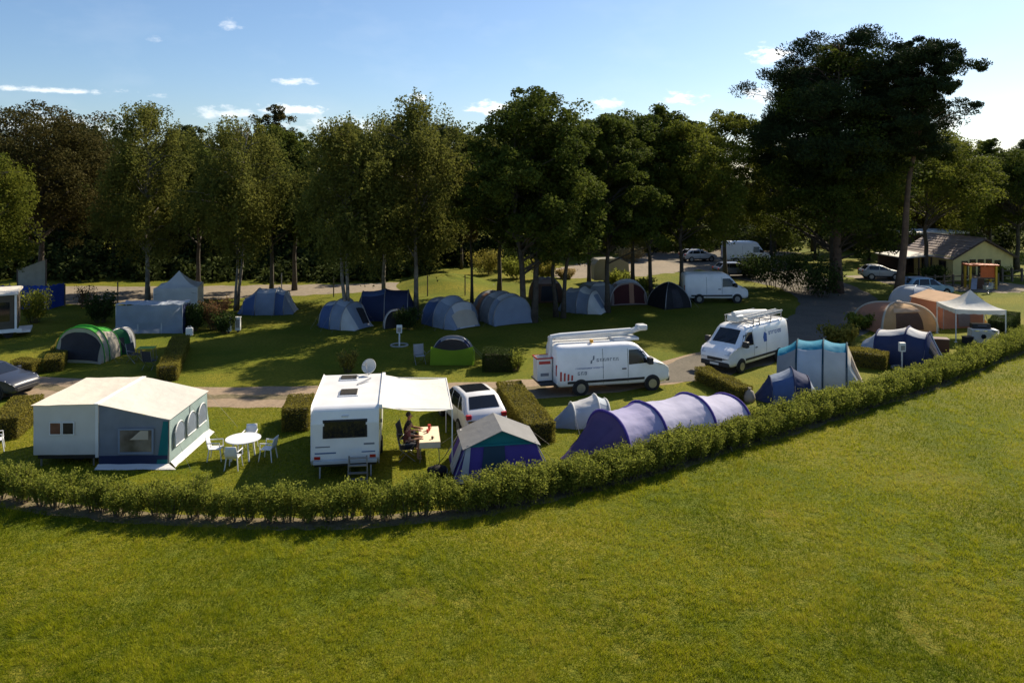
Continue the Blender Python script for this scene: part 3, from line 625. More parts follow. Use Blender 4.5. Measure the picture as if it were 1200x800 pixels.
# turquoise-topped grey tunnel
tt = Tunnel('tunnel_tent', 'light grey tunnel tent with turquoise ridge beside the second work van', G(960, 449), -24, [(-1.9, 1.2, 1.5), (-1.0, 1.4, 2.05), (.2, 1.45, 2.15), (1.25, 1.4, 2.05), (2.0, 1.1, .06)], [F_MID, F_PALE, F_GREY, F_GREY], top=[F_TURQ, F_TURQ, F_TURQ, F_CREAM], pole_m=fabric('dark_teal', (.01, .06, .1)), pole_r=.045, seed=5)
tt.panel(3, .06, .9, .12 * PI, .46 * PI, F_CREAM, 'door', .014); tt.panel(3, .25, .85, .5 * PI, .72 * PI, M_INSIDE, 'mesh_door', .014)
tt.panel(1, .2, .8, .06 * PI, .1 * PI, F_SLATE, 'vent', .012)
tt = Tunnel('small_tent', 'small navy blue dome tent in front of the turquoise-topped tent', G(925, 468), -12, [(-1.5, .5, .05), (-.85, .95, 1.0), (.1, 1.1, 1.45), (.8, .95, 1.1), (1.35, .45, .05)], [F_NAVY, F_BLUE, F_NAVY, F_SLATE], top=[F_NAVY, F_SLATE, F_NAVY, F_PALE], pole_m=F_NAVY, seed=6)
tt.panel(3, .1, .85, .3 * PI, .6 * PI, F_PALE, 'door', .012)
# navy and silver family tent
tt = Tunnel('family_tent', 'large navy and silver family tent with white porch poles by the hedge', G(1060, 424), -38, [(-2.1, .85, .9), (-1.3, 1.25, 1.6), (.2, 1.35, 1.95), (1.2, 1.3, 1.75), (2.0, 1.0, .06)], [F_PALE, F_NAVY, F_NAVY, F_NAVY], top=[F_PALE, F_SILVER, F_SILVER, F_NAVY], pole_m=fabric('indigo', (.04, .05, .14)), pole_r=.05, seed=7)
tt.panel(1, .18, .82, .08 * PI, .3 * PI, F_SLATE, 'window', .014); tt.panel(3, .15, .9, .15 * PI, .42 * PI, M_INSIDE, 'door', .014); tt.panel(3, .2, .85, .55 * PI, .8 * PI, M_INSIDE, 'window', .014)
for a in (.14, .45): 
    mb = MB(); mb.tube([tt.pt(3, j / 8, a * PI, .03) for j in range(9)], .035, 5); mb.build('porch_pole', M_WPOLE, tt.t)
# orange-beige dome
dm = Dome('dome_tent', 'orange-beige dome tent with pale crossing poles behind the navy family tent', G(1048, 385), 12, rect(2.1, 1.5), 1.75, [F_ORANGE, F_PEACH, F_ORANGE, F_SALMON], pole_m=F_CREAM, pole_r=.07, seed=8)
dm.panel(0, .25, .75, .06, .5, F_BROWN, 'door', .02); dm.panel(0, .2, .8, .52, .66, F_PEACH, 'canopy', .06)
# salmon frame tent
def frame_tent(name, label, loc, rz, w, d, zw, zr, wall_m, roof_m, splay=.25, gable_m=None, group='tents on the pitches', over=.12, ridge='y'):
    """ridge tent with upright walls: ridge along local y, gable towards -y"""
    t = thing(name, label, 'tent', loc, rz, group); a, b = w / 2, d / 2
    def wall(p, q, r, s_, m, nm='wall_panel'):
        p, q, r, s_ = map(Vector, (p, q, r, s_)); mb = MB()
        n = (q - p).cross(s_ - p).normalized()
        mb.grid(lambda u, v: p.lerp(q, u).lerp(s_.lerp(r, u), v) + n * (.03 * mnoise.noise((u * 5 + p.x, v * 3, q.y)) - .05 * math.sin(PI * u) * math.sin(PI * v)), 10, 8); return mb.build(nm, m, t, True)
    A, B = a + splay, b + splay
    wall((-A, -B, .02), (A, -B, .02), (a, -b, zw), (-a, -b, zw), wall_m); wall((A, -B, .02), (A, B, .02), (a, b, zw), (a, -b, zw), wall_m)
    wall((A, B, .02), (-A, B, .02), (-a, b, zw), (a, b, zw), wall_m); wall((-A, B, .02), (-A, -B, .02), (-a, -b, zw), (-a, b, zw), wall_m)
    for sg in (-1, 1):
        mb = MB(); mb.add([(-a, sg * b, zw), (a, sg * b, zw), (0, sg * b, zr)], [(0, 1, 2)]); mb.build('gable', gable_m or wall_m, t)
        e = zw - over * .35
        mb = MB(); mb.slab(*[((sg * (a + over), -b - over, e), (sg * (a + over), b + over, e), (0, b + over, zr + .03), (0, -b - over, zr + .03))[i] for i in ((0, 1, 2, 3) if sg > 0 else (3, 2, 1, 0))], .02); mb.build('roof_panel', roof_m, t)
    for x in (-a, a):
        for y in (-b, b):
            mb = MB(); mb.tube([(x * 1.01, y * 1.01, zw), (x * 1.12 + math.copysign(splay, x), y * 1.12 + math.copysign(splay, y), .02)], .02, 5); mb.build('pole', M_POLE, t)
            mb = MB(); mb.tube([(x, y, zw), (x * 1.1 + math.copysign(splay + .6, x), y * 1.1 + math.copysign(splay + .5, y), .02)], .0045, 4); mb.build('guy_line', M_ROPE, t)
    return t
t = frame_tent('frame_tent', 'tall salmon pink cabin tent with cream roof left of the right-hand gazebo', G(1108, 379), 12, 2.9, 3.0, 1.75, 2.15, F_SALMON, F_PEACH, .2)
mb = MB(); mb.slab((-.5, -1.74, .12), (.45, -1.74, .12), (.4, -1.6, 1.55), (-.45, -1.6, 1.55), .02); mb.build('door', F_ROSE, t)
mb = MB(); mb.slab((1.73, .2, .2), (2.6, -.9, .1), (1.6, -.9, 1.2), (1.48, .2, 1.55), .02); mb.build('side_flap', F_PEACH, t)
# violet frame tent with teal gable
t = frame_tent('frame_tent', 'violet ridge tent with grey roof and teal gable beside the white car', G(583, 548), 10, 2.35, 1.7, 1.12, 1.6, F_PURPLE, fabric('roof_grey', (.3, .3, .3)), .42, F_TEAL, over=.16)
mb = MB(); mb.slab((-.75, -1.21, .12), (.12, -1.21, .12), (.1, -.895, 1.08), (-.6, -.895, 1.08), .02); mb.build('mesh_door', fabric('dark_teal_mesh', (.04, .08, .12)), t)
mb = MB(); mb.slab((-1.17, -.93, 1.1), (1.17, -.93, 1.1), (1.17, -.91, 1.16), (-1.17, -.91, 1.16), .02); mb.build('valance', F_TEAL, t)
mb = MB(); mb.slab((-1.635, .35, .06), (-1.635, -.45, .06), (-1.22, -.35, 1.1), (-1.22, .28, 1.1), .02); mb.build('grey_stripe', F_GREY, t)
mb = MB(); mb.slab((-1.5, -1.3, .06), (-1.2, -1.3, .06), (-1.05, -.9, 1.1), (-1.2, -.9, 1.1), .02); mb.build('grey_stripe', F_GREY, t)
# tents in the shade of the row of trees
tt = Tunnel('tunnel_tent', 'grey-beige dome tent with bright green ridge and dark door at the left', G(106, 420), -96, [(-1.5, .8, .06), (-.8, 1.3, 1.6), (.4, 1.42, 1.95), (.9, 1.46, 1.9), (1.25, 1.46, .06)], [F_MID, F_BEIGE, F_BEIGE, F_BEIGE], top=[F_GREEN, F_GREEN, F_GREEN, F_BEIGE], pole_m=F_GREEN, seed=9)
tt.panel(3, .12, .92, .18 * PI, .74 * PI, M_INSIDE, 'door', .016)
tt = Tunnel('tunnel_tent', 'slate blue tent beyond the power boxes on the sandy track', G(314, 366), 4, [(-1.95, .5, .06), (-1.5, .9, 1.0), (-.6, 1.2, 1.7), (.7, 1.25, 1.75), (1.3, 1.2, 1.5), (1.9, 1.0, .06)], [F_BLUE, F_BLUE, F_SLATE, F_BLUE, F_SLATE], top=[F_BLUE, F_SLATE, F_PALE, F_PALE, F_PALE], seed=10)
tt.panel(3, .1, .9, .05 * PI, .35 * PI, M_INSIDE, 'door', .014)
tt = Tunnel('tunnel_tent', 'blue dome tent with white front flaps behind the twin-trunk birch', G(403, 382), -30, [(-1.6, .7, .06), (-1.0, 1.15, 1.5), (0, 1.3, 1.8), (.8, 1.2, 1.6), (1.7, .9, .06)], [F_BLUE, F_BLUE, F_SLATE, F_WHITE], top=[F_BLUE, F_SILVER, F_PALE, F_SLATE], seed=11)
tt.panel(3, .2, .85, .3 * PI, .5 * PI, M_INSIDE, 'door', .014); tt.panel(2, .2, .9, .02 * PI, .2 * PI, F_WHITE, 'side_flap', .014)
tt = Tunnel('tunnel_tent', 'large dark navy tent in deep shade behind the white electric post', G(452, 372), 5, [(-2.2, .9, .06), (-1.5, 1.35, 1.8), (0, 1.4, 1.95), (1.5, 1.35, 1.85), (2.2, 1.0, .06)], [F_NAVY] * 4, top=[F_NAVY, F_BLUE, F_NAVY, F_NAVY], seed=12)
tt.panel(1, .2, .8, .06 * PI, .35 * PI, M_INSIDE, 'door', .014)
tt = Tunnel('beach_shelter', 'small white half-moon shelter with dark opening in front of the navy tent', G(460, 383), -60, [(-.6, .3, .06), (0, .6, .95), (.3, .68, 1.15), (.42, .66, 1.1)], [F_WHITE, F_WHITE, F_WHITE], seed=13, cat='shelter', guys=False)
tt.end(3, M_INSIDE, 'opening')
tt = Tunnel('tunnel_tent', 'blue tunnel tent with cream bedding airing on its front, left of the lime tent', G(528, 380), -48, [(-2.0, .9, .06), (-1.3, 1.3, 1.6), (0, 1.4, 1.85), (1.1, 1.35, 1.6), (1.75, 1.0, .06)], [F_BLUE, F_BLUE, F_SLATE, F_SLATE], top=[F_SLATE, F_SLATE, F_PALE, F_SILVER], seed=14)
tt.panel(3, .3, .95, .2 * PI, .75 * PI, F_CREAM, 'front_flap', .03); tt.panel(1, 0, .9, .01 * PI, .09 * PI, F_PURPLE, 'skirt', .02)
tt = Tunnel('tunnel_tent', 'silver-ridged slate tunnel tent with square front left of the oak trunks', G(590, 376), -62, [(-2.8, .9, .06), (-2.0, 1.3, 1.75), (-.6, 1.4, 1.9), (.6, 1.4, 1.9), (1.3, 1.4, 1.8), (1.5, 1.4, .06)], [F_BROWN, F_MID, F_MID, F_SLATE, F_SLATE], top=[F_MID, F_MID, F_SILVER, F_SILVER, F_SLATE], seed=15)
tt.panel(4, .1, .95, .25 * PI, .75 * PI, F_SLATE, 'door', .016); tt.panel(1, .3, .7, .6 * PI, .95 * PI, F_SALMON, 'side_flap', .016)
# lime pop-up: lime front wall below a dark hood
tt = Tunnel('pop_up_tent', 'lime green and black pop-up tent with an arched opening', G(531, 424), -90, [(-1.1, .9, .06), (-.4, 1.15, 1.35), (.35, 1.15, 1.5), (.7, 1.12, 1.4)], [F_BLACK, F_NAVY, F_NAVY], top=[F_BLACK, F_NAVY, F_MID], seed=16)
mb = MB(); mb.grid(lambda u, v: (.72 + .1 * (1 - v), (u - .5) * 2.3 * (1 + .04 * (1 - v)), .02 + v * (.78 + .22 * (2 * u - 1) ** 2)), 16, 6); mb.build('front_wall', F_LIME, tt.t, True)
tt.end(3, M_INSIDE, 'opening')
for sg in (-1, 1):
    mb = MB(); mb.grid(lambda u, v: (.72 - u * 1.1, sg * (1.2 - .03 * v), .02 + v * (.9 - .35 * u)), 6, 6); mb.build('side_wall', F_LIME, tt.t, True)
dm = Dome('dome_tent', 'rust-brown and cream tent glimpsed right of the oak trunks', G(640, 352), 10, rect(1.1, 1.2), 1.75, [F_BROWN, F_CREAM, F_ROSE, F_BROWN], top=F_ROSE, seed=17); dm.panel(0, .2, .8, .05, .5, M_INSIDE, 'door', .015)
tt = Tunnel('tunnel_tent', 'silver and slate dome tent between the twin-trunk tree and the straight trunk', G(682, 364), -28, [(-1.6, .8, .06), (-.9, 1.2, 1.55), (.1, 1.3, 1.75), (.9, 1.2, 1.5), (1.8, .9, .06)], [F_SLATE, F_SLATE, F_SLATE, F_WHITE], top=[F_SILVER, F_SILVER, F_WHITE, F_WHITE], seed=18)
tt.panel(3, .15, .8, .42 * PI, .6 * PI, F_SLATE, 'door', .014)
dm = Dome('dome_tent', 'grey-green dome tent with white ridge half hidden by the straight trunk', G(700, 356), 20, rect(1.25, 1.1), 1.65, [F_MID, F_STRAW2, F_MID, F_STRAW2], top=F_WHITE, vtop=.7, seed=19)
tt = Tunnel('tunnel_tent', 'grey-pink tent with open dark red doorway right of the straight trunk', G(732, 355), -80, [(-1.4, .8, .06), (-.7, 1.3, 1.5), (.4, 1.42, 1.85), (.95, 1.4, 1.7), (1.15, 1.4, .06)], [F_ROSE] * 4, top=[F_ROSE, F_SILVER, F_SILVER, F_ROSE], pole_m=F_SILVER, seed=20)
tt.panel(3, .08, .95, .2 * PI, .8 * PI, fabric('dark_red', (.1, .03, .03)), 'door', .016); tt.panel(3, .05, .95, .44 * PI, .5 * PI, F_SALMON, 'curtain', .03)
dm = Dome('pyramid_tent', 'dark pyramid tent with one white side left of the far white van', G(784, 359), 25, rect(1.2, 1.2), 1.9, [F_BLACK, F_WHITE, F_BLACK, F_BLACK], pw=1.3, bulge=.15, seed=21); dm.panel(0, .3, .7, .03, .55, M_INSIDE, 'door', .015)
dm = Dome('dome_tent', 'pale blue dome tent behind the salmon cabin tent', G(1073, 362), 14, rect(1.35, 1.3), 1.75, [F_SLATE, F_PALE, F_SLATE, F_PALE], pole_m=F_PALE, pole_r=.06, seed=22); dm.panel(0, .2, .75, .06, .6, F_MID, 'door', .015)
dm = Dome('small_tent', 'small dark green tent tucked against the right side of the green-ridged tent', G(141, 412), 20, rect(.7, .9), 1.35, [fabric('bottle_green', (.02, .12, .05)), F_MID], seed=23, guys=False); dm.panel(0, .25, .75, .05, .5, M_INSIDE, 'door', .012)
for _o in COL.objects:
    if _o.get('category') in ('tent', 'shelter') and _o.location.y > 48 and -22 < _o.location.x < 12: _o.scale = (1.09, 1.09, 1.06)
# grey canvas-covered trailer in the sandy yard
t = thing('covered_trailer', 'grey canvas-covered trailer standing on the sandy yard', 'trailer', G(713, 331), 12)
mb = MB(); mb.prism([(-1.7, .45), (1.7, .45), (1.6, 1.9), (.6, 2.35), (-1.2, 2.3), (-1.65, 1.8)], -1.0, 1.0); mb.build('canvas_cover', F_STRAW2, t, bevel=.08)
mb = MB(); mb.box(-1.6, 1.6, -.9, .9, .35, .45); mb.tube([(1.6, 0, .4), (2.5, 0, .4)], .04); mb.build('chassis', M_POLE, t)
for sg in (-1, 1):
    mb = MB(); mb.cyl((0, sg * .95, .32), .32, .2, 16, 'y'); mb.build('wheel', mat('tyre', (.02, .02, .02), .85, .2, 8, .2), t)

# gazebos
def gazebo(label, loc, rz, w, ze, za, walls=()):
    t = thing('gazebo', label, 'gazebo', loc, rz, 'white pop-up gazebos'); a = w / 2
    cs = [(-a, -a), (a, -a), (a, a), (-a, a)]
    for k in range(4):
        c0, c1 = Vector((*cs[k], ze)), Vector((*cs[(k + 1) % 4], ze)); ap = Vector((0, 0, za)); mb = MB()
        def fn(u, v):
            e = c0.lerp(c1, u); p = e.lerp(ap, v); p.z -= .42 * (za - ze) * math.sin(PI * v) * (1 - .15 * v) * .55 + .05 * math.sin(PI * u) * (1 - v); return p
        mb.grid(fn, 10, 10); mb.build('roof_panel', F_WHITE, t, True)
        mb = MB(); mb.grid(lambda u, v: c0.lerp(c1, u) + Vector((0, 0, -.28 * v - .05 * math.sin(PI * u) * (1 - v) - .02 * (1 + math.sin(u * 30)) * v)) + Vector((c0.x + c1.x, c0.y + c1.y, 0)).normalized() * .012, 20, 3); mb.build('valance', F_WHITE, t, True)
        mb = MB(); mb.box(c0.x - .025, c0.x + .025, c0.y - .025, c0.y + .025, 0, ze); mb.box(c0.x - .08, c0.x + .08, c0.y - .08, c0.y + .08, 0, .015); mb.build('leg', M_WPOLE, t)
        if k in walls:
            mb = MB(); mb.grid(lambda u, v: Vector((c0.x, c0.y, 0)).lerp(Vector((c1.x, c1.y, 0)), u) * .985 + Vector((0, 0, .03 + v * (ze - .05))) + Vector((c0.x + c1.x, c0.y + c1.y, 0)).normalized() * .04 * mnoise.noise((u * 6, v * 3, k)), 14, 8); mb.build('side_wall', F_WHITE, t, True)
    for y in (-a, a):
        mb = MB(); mb.tube([(-a, y * .98, ze - .5), (0, y * .98, ze - .1), (a, y * .98, ze - .5)], .015, 5); mb.build('scissor_frame', M_POLE, t)
    mb = MB(); mb.tube([(0, 0, ze + .2), (0, 0, za)], .02, 5); mb.build('centre_pole', M_POLE, t)
    return t
gazebo('white gazebo with closed side walls beside the birch trunk at the left', G(210, 364), 14, 3.0, 1.95, 3.05, (0, 1, 2, 3))
gazebo('open white gazebo with pointed roof by the right end of the hedge', G(1137, 396), -8, 2.85, 2.05, 3.05)
# beige trailer tent with awning
def trailer_tent():
    t = thing('trailer_tent', 'large beige trailer tent with a grey-blue awning at the left', 'tent', (-14.5, 28.9), 1.5, scale=.96)
    x0, x1, x2, y0, y1 = -2.45, -.15, 2.45, -1.95, 1.75
    M_CANVAS = fabric('canvas_cream', (.66, .6, .5), .05, .06); M_CANW = fabric('canvas_pale', (.62, .6, .54), .05, .06); M_AW = fabric('awning_pale', (.6, .58, .52), .05, .15); M_SC = fabric('screen_blue', (.2, .24, .3), .12, .3); M_TR = fabric('trim_white', (.76, .75, .72), .03, .1); M_AQ = fabric('aqua_mesh', (.33, .43, .42), .08, .3)
    def cloth(nm, m, p, q, r, s_, bow=.05, par=t):
        p, q, r, s_ = map(Vector, (p, q, r, s_)); n = (q - p).cross(s_ - p).normalized(); mb = MB()
        mb.grid(lambda u, v: p.lerp(q, u).lerp(s_.lerp(r, u), v) + n * (.025 * mnoise.noise((u * 4 + p.x * 3, v * 3 + p.y, 3)) - bow * math.sin(PI * u) * math.sin(PI * v)), 14, 12)
        return mb.build(nm, m, par, True)
    zb, ze, zr = .45, 1.95, 2.3
    fw = cloth('wall_panel', M_CANW, (x0, y0, zb), (x1, y0, zb), (x1, y0, zr), (x0, y0, zr - .04), .015); cloth('wall_panel', M_CANW, (x1, y1, zb), (x0, y1, zb), (x0, y1, zr - .04), (x1, y1, zr), .02); cloth('wall_panel', M_CANW, (x0, y1, zb), (x0, y0, zb), (x0, y0, zr - .04), (x0, y1, zr - .04), .02)
    cloth('roof_panel', M_CANVAS, (x0 - .06, y0 - .08, zr - .02), (x1, y0 - .08, zr + .02), (x1, y1 + .08, zr + .02), (x0 - .06, y1 + .08, zr - .02), .06)
    cloth('roof_panel', M_AW, (x1, y0 - .08, zr + .02), (x2 + .08, y0 - .08, 1.72), (x2 + .08, y1 + .08, 1.72), (x1, y1 + .08, zr + .02), .09)
    mb = MB(); mb.slab((x1 - .08, y0 - .1, zr + .035), (x1 + .08, y0 - .1, zr + .03), (x1 + .08, y1 + .1, zr + .03), (x1 - .08, y1 + .1, zr + .035), .03); mb.build('ridge_seam', M_TR, t)
    mb = MB(); mb.slab((x1 - .06, y0 - .03, .35), (x1 + .05, y0 - .03, .35), (x1 + .05, y0 - .03, zr), (x1 - .06, y0 - .03, zr), .03); mb.build('corner_strip', M_TR, t)
    # awning front screen with a window
    zc = 1.7
    def zt(x): return zr - (zr - zc) * (x - x1) / (x2 - x1) - .03
    sc = cloth('screen_wall', M_SC, (x1 + .06, y0, .08), (x2, y0 - .05, .08), (x2, y0, zt(x2)), (x1 + .06, y0, zt(x1 + .06)), .03)
    mb = MB(); wx0, wx1, wz0, wz1 = x1 + .85, x1 + 2.0, .55, 1.35
    mb.box(wx0 - .07, wx1 + .07, y0 - .075, y0 - .06, wz0 - .08, wz0); mb.box(wx0 - .07, wx1 + .07, y0 - .075, y0 - .06, wz1, wz1 + .06); mb.box(wx0 - .07, wx0, y0 - .075, y0 - .06, wz0, wz1); mb.box(wx1, wx1 + .07, y0 - .075, y0 - .06, wz0, wz1); wf = mb.build('window_frame', F_SLATE, sc)
    mb = MB(); mb.box(wx0, wx1, y0 - .07, y0 - .062, wz0, wz1); mb.build('window', mat('clear_vinyl', (.1, .09, .08), .15, .5, 1.4, .1, col2=(.26, .23, .2)), sc)
    mb = MB(); mb.add([(wx0 + .35, y0 - .08, wz0 + .45), (wx1 - .12, y0 - .08, wz0 + .45), (wx1 - .12, y0 - .08, wz1 - .02), (wx1 - .4, y0 - .08, wz1 - .02), (wx1 - .7, y0 - .08, wz1 - .28)], [(0, 1, 2, 3, 4)]); mb.build('curtain', F_CREAM, sc)
    mb = MB(); mb.box(x1 + .1, x2 - .02, y0 - .07, y0 - .055, .08, .42); mb.build('lower_band', F_NAVY, sc)
    mb = MB(); mb.slab((x2 - .42, y0 - .075, .1), (x2 - .02, y0 - .075, .1), (x2 - .02, y0 - .03, zt(x2) - .03), (x2 - .2, y0 - .03, zt(x2) - .02), .01); mb.build('door_flap', F_TEAL, sc)
    # right-hand wall, its arched windows and the skirt pegged out on the grass
    rw = cloth('screen_wall', M_AQ, (x2, y0, .1), (x2 + .12, y1, .1), (x2, y1, zc), (x2, y0, zc), .04)
    for yc in (-1.2, -.05, 1.05):
        mb = MB(); n = 12; pts = [(yc - .42, .6), (yc + .42, .6)] + [(yc + .42 * math.cos(PI * j / n), 1.0 + .42 * math.sin(PI * j / n)) for j in range(n + 1)]
        mb.add([(x2 + .1, a, b) for a, b in pts], [tuple(range(len(pts)))]); mb.build('window', M_SC, rw)
        mb = MB(); mb.tube([(x2 + .1, a, b) for a, b in pts] + [(x2 + .1, *pts[0])], .025, 4); mb.build('window_trim', M_TR, rw)
    cloth('back_wall', M_SC, (x2, y1, .08), (x1 + .06, y1, .08), (x1 + .06, y1, zr - .03), (x2, y1, zc), .03)
    cloth('skirt', M_TR, (x2 + .3, y0 - .15, .02), (x2 + .34, y1, .02), (x2 + .1, y1, .16), (x2 + .06, y0, .16), .03); cloth('skirt', M_TR, (x1 + .06, y0 - .35, .02), (x2 + .42, y0 - .4, .02), (x2, y0 - .05, .12), (x1 + .06, y0 - .05, .12), 0)
    # windows of the body
    for k in (0, 1):
        wx = x0 + .62 + k * .46; mb = MB(); mb.box(wx - .04, wx + .40, y0 - .03, y0 - .008, 1.18, 1.66); f = mb.build('window_frame', M_TR, t)
        mb = MB(); mb.box(wx, wx + .36, y0 - .04, y0 - .031, 1.22, 1.62); mb.build('pane', mat('pane_%d' % k, ((.16, .07, .05), (.03, .025, .025))[k], .2, .3, 3, 0), f)
    mb = MB(); mb.box(x0 + .1, x1 - .05, y0 + .1, y1 - .1, .28, .45); mb.build('chassis', mat('dark_metal', (.05, .05, .055), .5, .2, 4, .1, metal=.5), t)
    for yy in (-1.2, 1.2):
        mb = MB(); mb.cyl((x0 + 1.3, yy, .3), .3, .2, 16, 'y'); mb.build('wheel', mat('tyre', (.02, .02, .02), .85, .2, 8, .2), t)
    for x in (x0 + .2, x1 - .2):
        for y in (y0 + .15, y1 - .15):
            mb = MB(); mb.tube([(x, y, 0), (x, y, .35)], .03, 6); mb.build('jack_leg', M_POLE, t)
    for y in (y0, 0, y1):
        mb = MB(); mb.tube([(x2, y, .02), (x2, y, zc)], .02, 6); mb.build('pole', M_POLE, t)
    for k, (a, b) in enumerate((((x2, y0, zc), (x2 + 1.1, y0 - .7, .02)), ((x2, y1, zc), (x2 + 1.1, y1 + .6, .02)), ((x2, 0, zc), (x2 + 1.3, .1, .02)))):
        mb = MB(); mb.tube([a, b], .0045, 4); mb.build('guy_line', M_ROPE, t)
trailer_tent()
# grey-blue tarpaulin shelter in front of the left gazebo
t = thing('tarpaulin_shelter', 'grey-blue tarpaulin hung as a windbreak in front of the left gazebo', 'tarpaulin', G(176, 391), 2)
def cloth_wall(nm, p, q, r, s_, m, par, amp=.05):
    p, q, r, s_ = map(Vector, (p, q, r, s_)); n = (q - p).cross(s_ - p).normalized(); mb = MB()
    mb.grid(lambda u, v: p.lerp(q, u).lerp(s_.lerp(r, u), v) + n * (amp * mnoise.noise((u * 9 + p.x, v * 4, 1)) + .6 * amp * math.sin(6 * v + 4 * math.sin(3 * u))) - Vector((0, 0, .07 * abs(math.sin(u * PI * 3)) * v)), 36, 14); return mb.build(nm, m, par, True)
cloth_wall('front_sheet', (-2.2, 0, .02), (2.05, 0, .02), (2.05, 0, 1.9), (-2.2, 0, 1.9), F_SLATE, t); cloth_wall('side_sheet', (2.05, 0, .02), (2.05, 1.4, .02), (2.05, 1.4, 1.85), (2.05, 0, 1.9), F_NAVY, t)
cloth_wall('roof_sheet', (-2.2, 0, 1.88), (2.05, 0, 1.88), (2.05, 1.5, 1.95), (-2.2, 1.5, 1.95), F_PALE, t, .06)
for x in (-2.2, -.8, .7, 2.05):
    for y in (.03, 1.45):
        mb = MB(); mb.tube([(x, y, 0), (x, y, 1.95)], .02, 6); mb.build('pole', M_WPOLE, t)

# ------------------------------------------------------------------ vehicles
M_TYRE = mat('tyre', (.02, .02, .02), .85, .2, 8, .2); M_RIM = mat('rim', (.35, .35, .36), .35, .1, 6, .05, metal=.7); M_BLK = mat('black_plastic', (.025, .025, .027), .55, .2, 6, .1)
M_GL = glass(); P_WHITE = paint('white', (.82, .82, .82)); P_LAMP = mat('lamp_clear', (.55, .56, .58), .15, .2, 20, .1); P_RED = mat('lamp_red', (.4, .015, .015), .25, .2, 20, .1)
class Body:
    """vehicle body lofted through stations (x, z bottom, z top, half width); +x is forward"""
    def __init__(s, st, belt, tumble, rr=.16): s.st = st; s.belt = belt; s.tum = tumble; s.rr = rr
    def sta(s, x):
        st = s.st; x = min(max(x, st[0][0]), st[-1][0])
        for a, b in zip(st[:-1], st[1:]):
            if x <= b[0]:
                u = (x - a[0]) / max(1e-6, b[0] - a[0]); return [a[i] * (1 - u) + b[i] * u for i in range(4)]
    def sec(s, x):
        _, zb, zt, w = s.sta(x); bl = min(s.belt, zt - .06); k = max(0, (zt - s.belt)); wt = w * (1 - s.tum * min(1, k / 1.0)); r = min(s.rr, (zt - zb) * .3)
        return [(0, zb), (w * .86, zb), (w * .97, zb + .07), (w, zb + .22 * (bl - zb) + .05), (w * 1.0, bl * .62 + zb * .38), (w * .985, bl), (wt + (w - wt) * .35, bl + (zt - bl) * .55), (wt, max(bl, zt - r)), (wt - r * .35, zt - r * .3), (wt - r * 1.1, zt - .012), (0, zt)]
    def side(s, x, z):
        sec = s.sec(x)
        for a, b in zip(sec[1:], sec[2:]):
            if a[1] <= z <= b[1] and b[1] > a[1]: u = (z - a[1]) / (b[1] - a[1]); return a[0] * (1 - u) + b[0] * u
        return sec[-2][0]
    def mesh(s, n=None):
        xs = []
        for a, b in zip(s.st[:-1], s.st[1:]):
            k = max(1, int((b[0] - a[0]) / .35)); xs += [a[0] + (b[0] - a[0]) * i / k for i in range(k)]
        xs.append(s.st[-1][0]); rows = []
        for x in xs:
            h = s.sec(x); rows.append([(x, -y, z) for y, z in h] + [(x, y, z) for y, z in h[::-1][1:-1]])
        m = len(rows[0]); mb = MB(); vs = [v for r in rows for v in r]
        fs = [(i * m + j, (i + 1) * m + j, (i + 1) * m + (j + 1) % m, i * m + (j + 1) % m) for i in range(len(rows) - 1) for j in range(m)]
        fs += [tuple(range(m)), tuple((len(rows) - 1) * m + j for j in range(m))[::-1]]
        return mb.add(vs, fs)
    def side_patch(s, c, sg, off=.006, n=6):
        """c: four (x,z) corners"""
        c = [Vector(q) for q in c]; mb = MB()
        def fn(u, v):
            q = c[0].lerp(c[1], u).lerp(c[3].lerp(c[2], u), v); return (q.x, sg * (s.side(q.x, q.y) + off), q.y)
        return mb.grid(fn, n, n)
    def top_patch(s, x0, x1, f, off=.008, n=8):
        mb = MB()
        def fn(u, v):
            x = x0 + (x1 - x0) * u; _, zb, zt, w = s.sta(x); sec = s.sec(x); hw = sec[-2][0] * f; y = (2 * v - 1) * hw
            return (x, y, zt - .012 * abs(2 * v - 1) + off)
        return mb.grid(fn, n, n)
def wheels(t, xs, w, r, wd=.22):
    for x in xs:
        for sg in (-1, 1):
            mb = MB(); mb.cyl((x, sg * (w - .045), r * 1.06), r * 1.17, .11, 24, 'y'); mb.build('wheel_arch', M_BLK, t)
            mb = MB(); mb.cyl((x, sg * (w - wd / 2 + .045), r), r, wd, 24, 'y'); wh = mb.build('wheel', M_TYRE, t, bevel=.025)
            mb = MB(); mb.cyl((x, sg * (w + .048), r), r * .62, .012, 16, 'y'); mb.cyl((x, sg * (w + .057), r), r * .16, .012, 10, 'y'); mb.build('rim', M_RIM, wh)
def letters(t, name, m, x0, x1, z0, z1, yfn, n, seed, gap=.35):
    """a line of small print, too small in the photograph to read: strokes of letter size"""
    rg = random.Random(seed); mb = MB(); w = (x1 - x0) / n
    for i in range(n):
        a = x0 + i * w; b = a + w * (1 - gap)
        for (p, q, zz0, zz1) in ((a, a + w * .2, z0, z1), (a, b, z1 - (z1 - z0) * .2, z1), (b - w * .2, b, z0, z0 + (z1 - z0) * rg.choice((.5, 1))), (a, b, z0, z0 + (z1 - z0) * .2))[:rg.choice((2, 3, 4))]:
            y = yfn((p + q) / 2, (zz0 + zz1) / 2); mb.quad((p, y, zz0), (q, y, zz0), (q, y, zz1), (p, y, zz1))
    return mb.build(name, m, t)
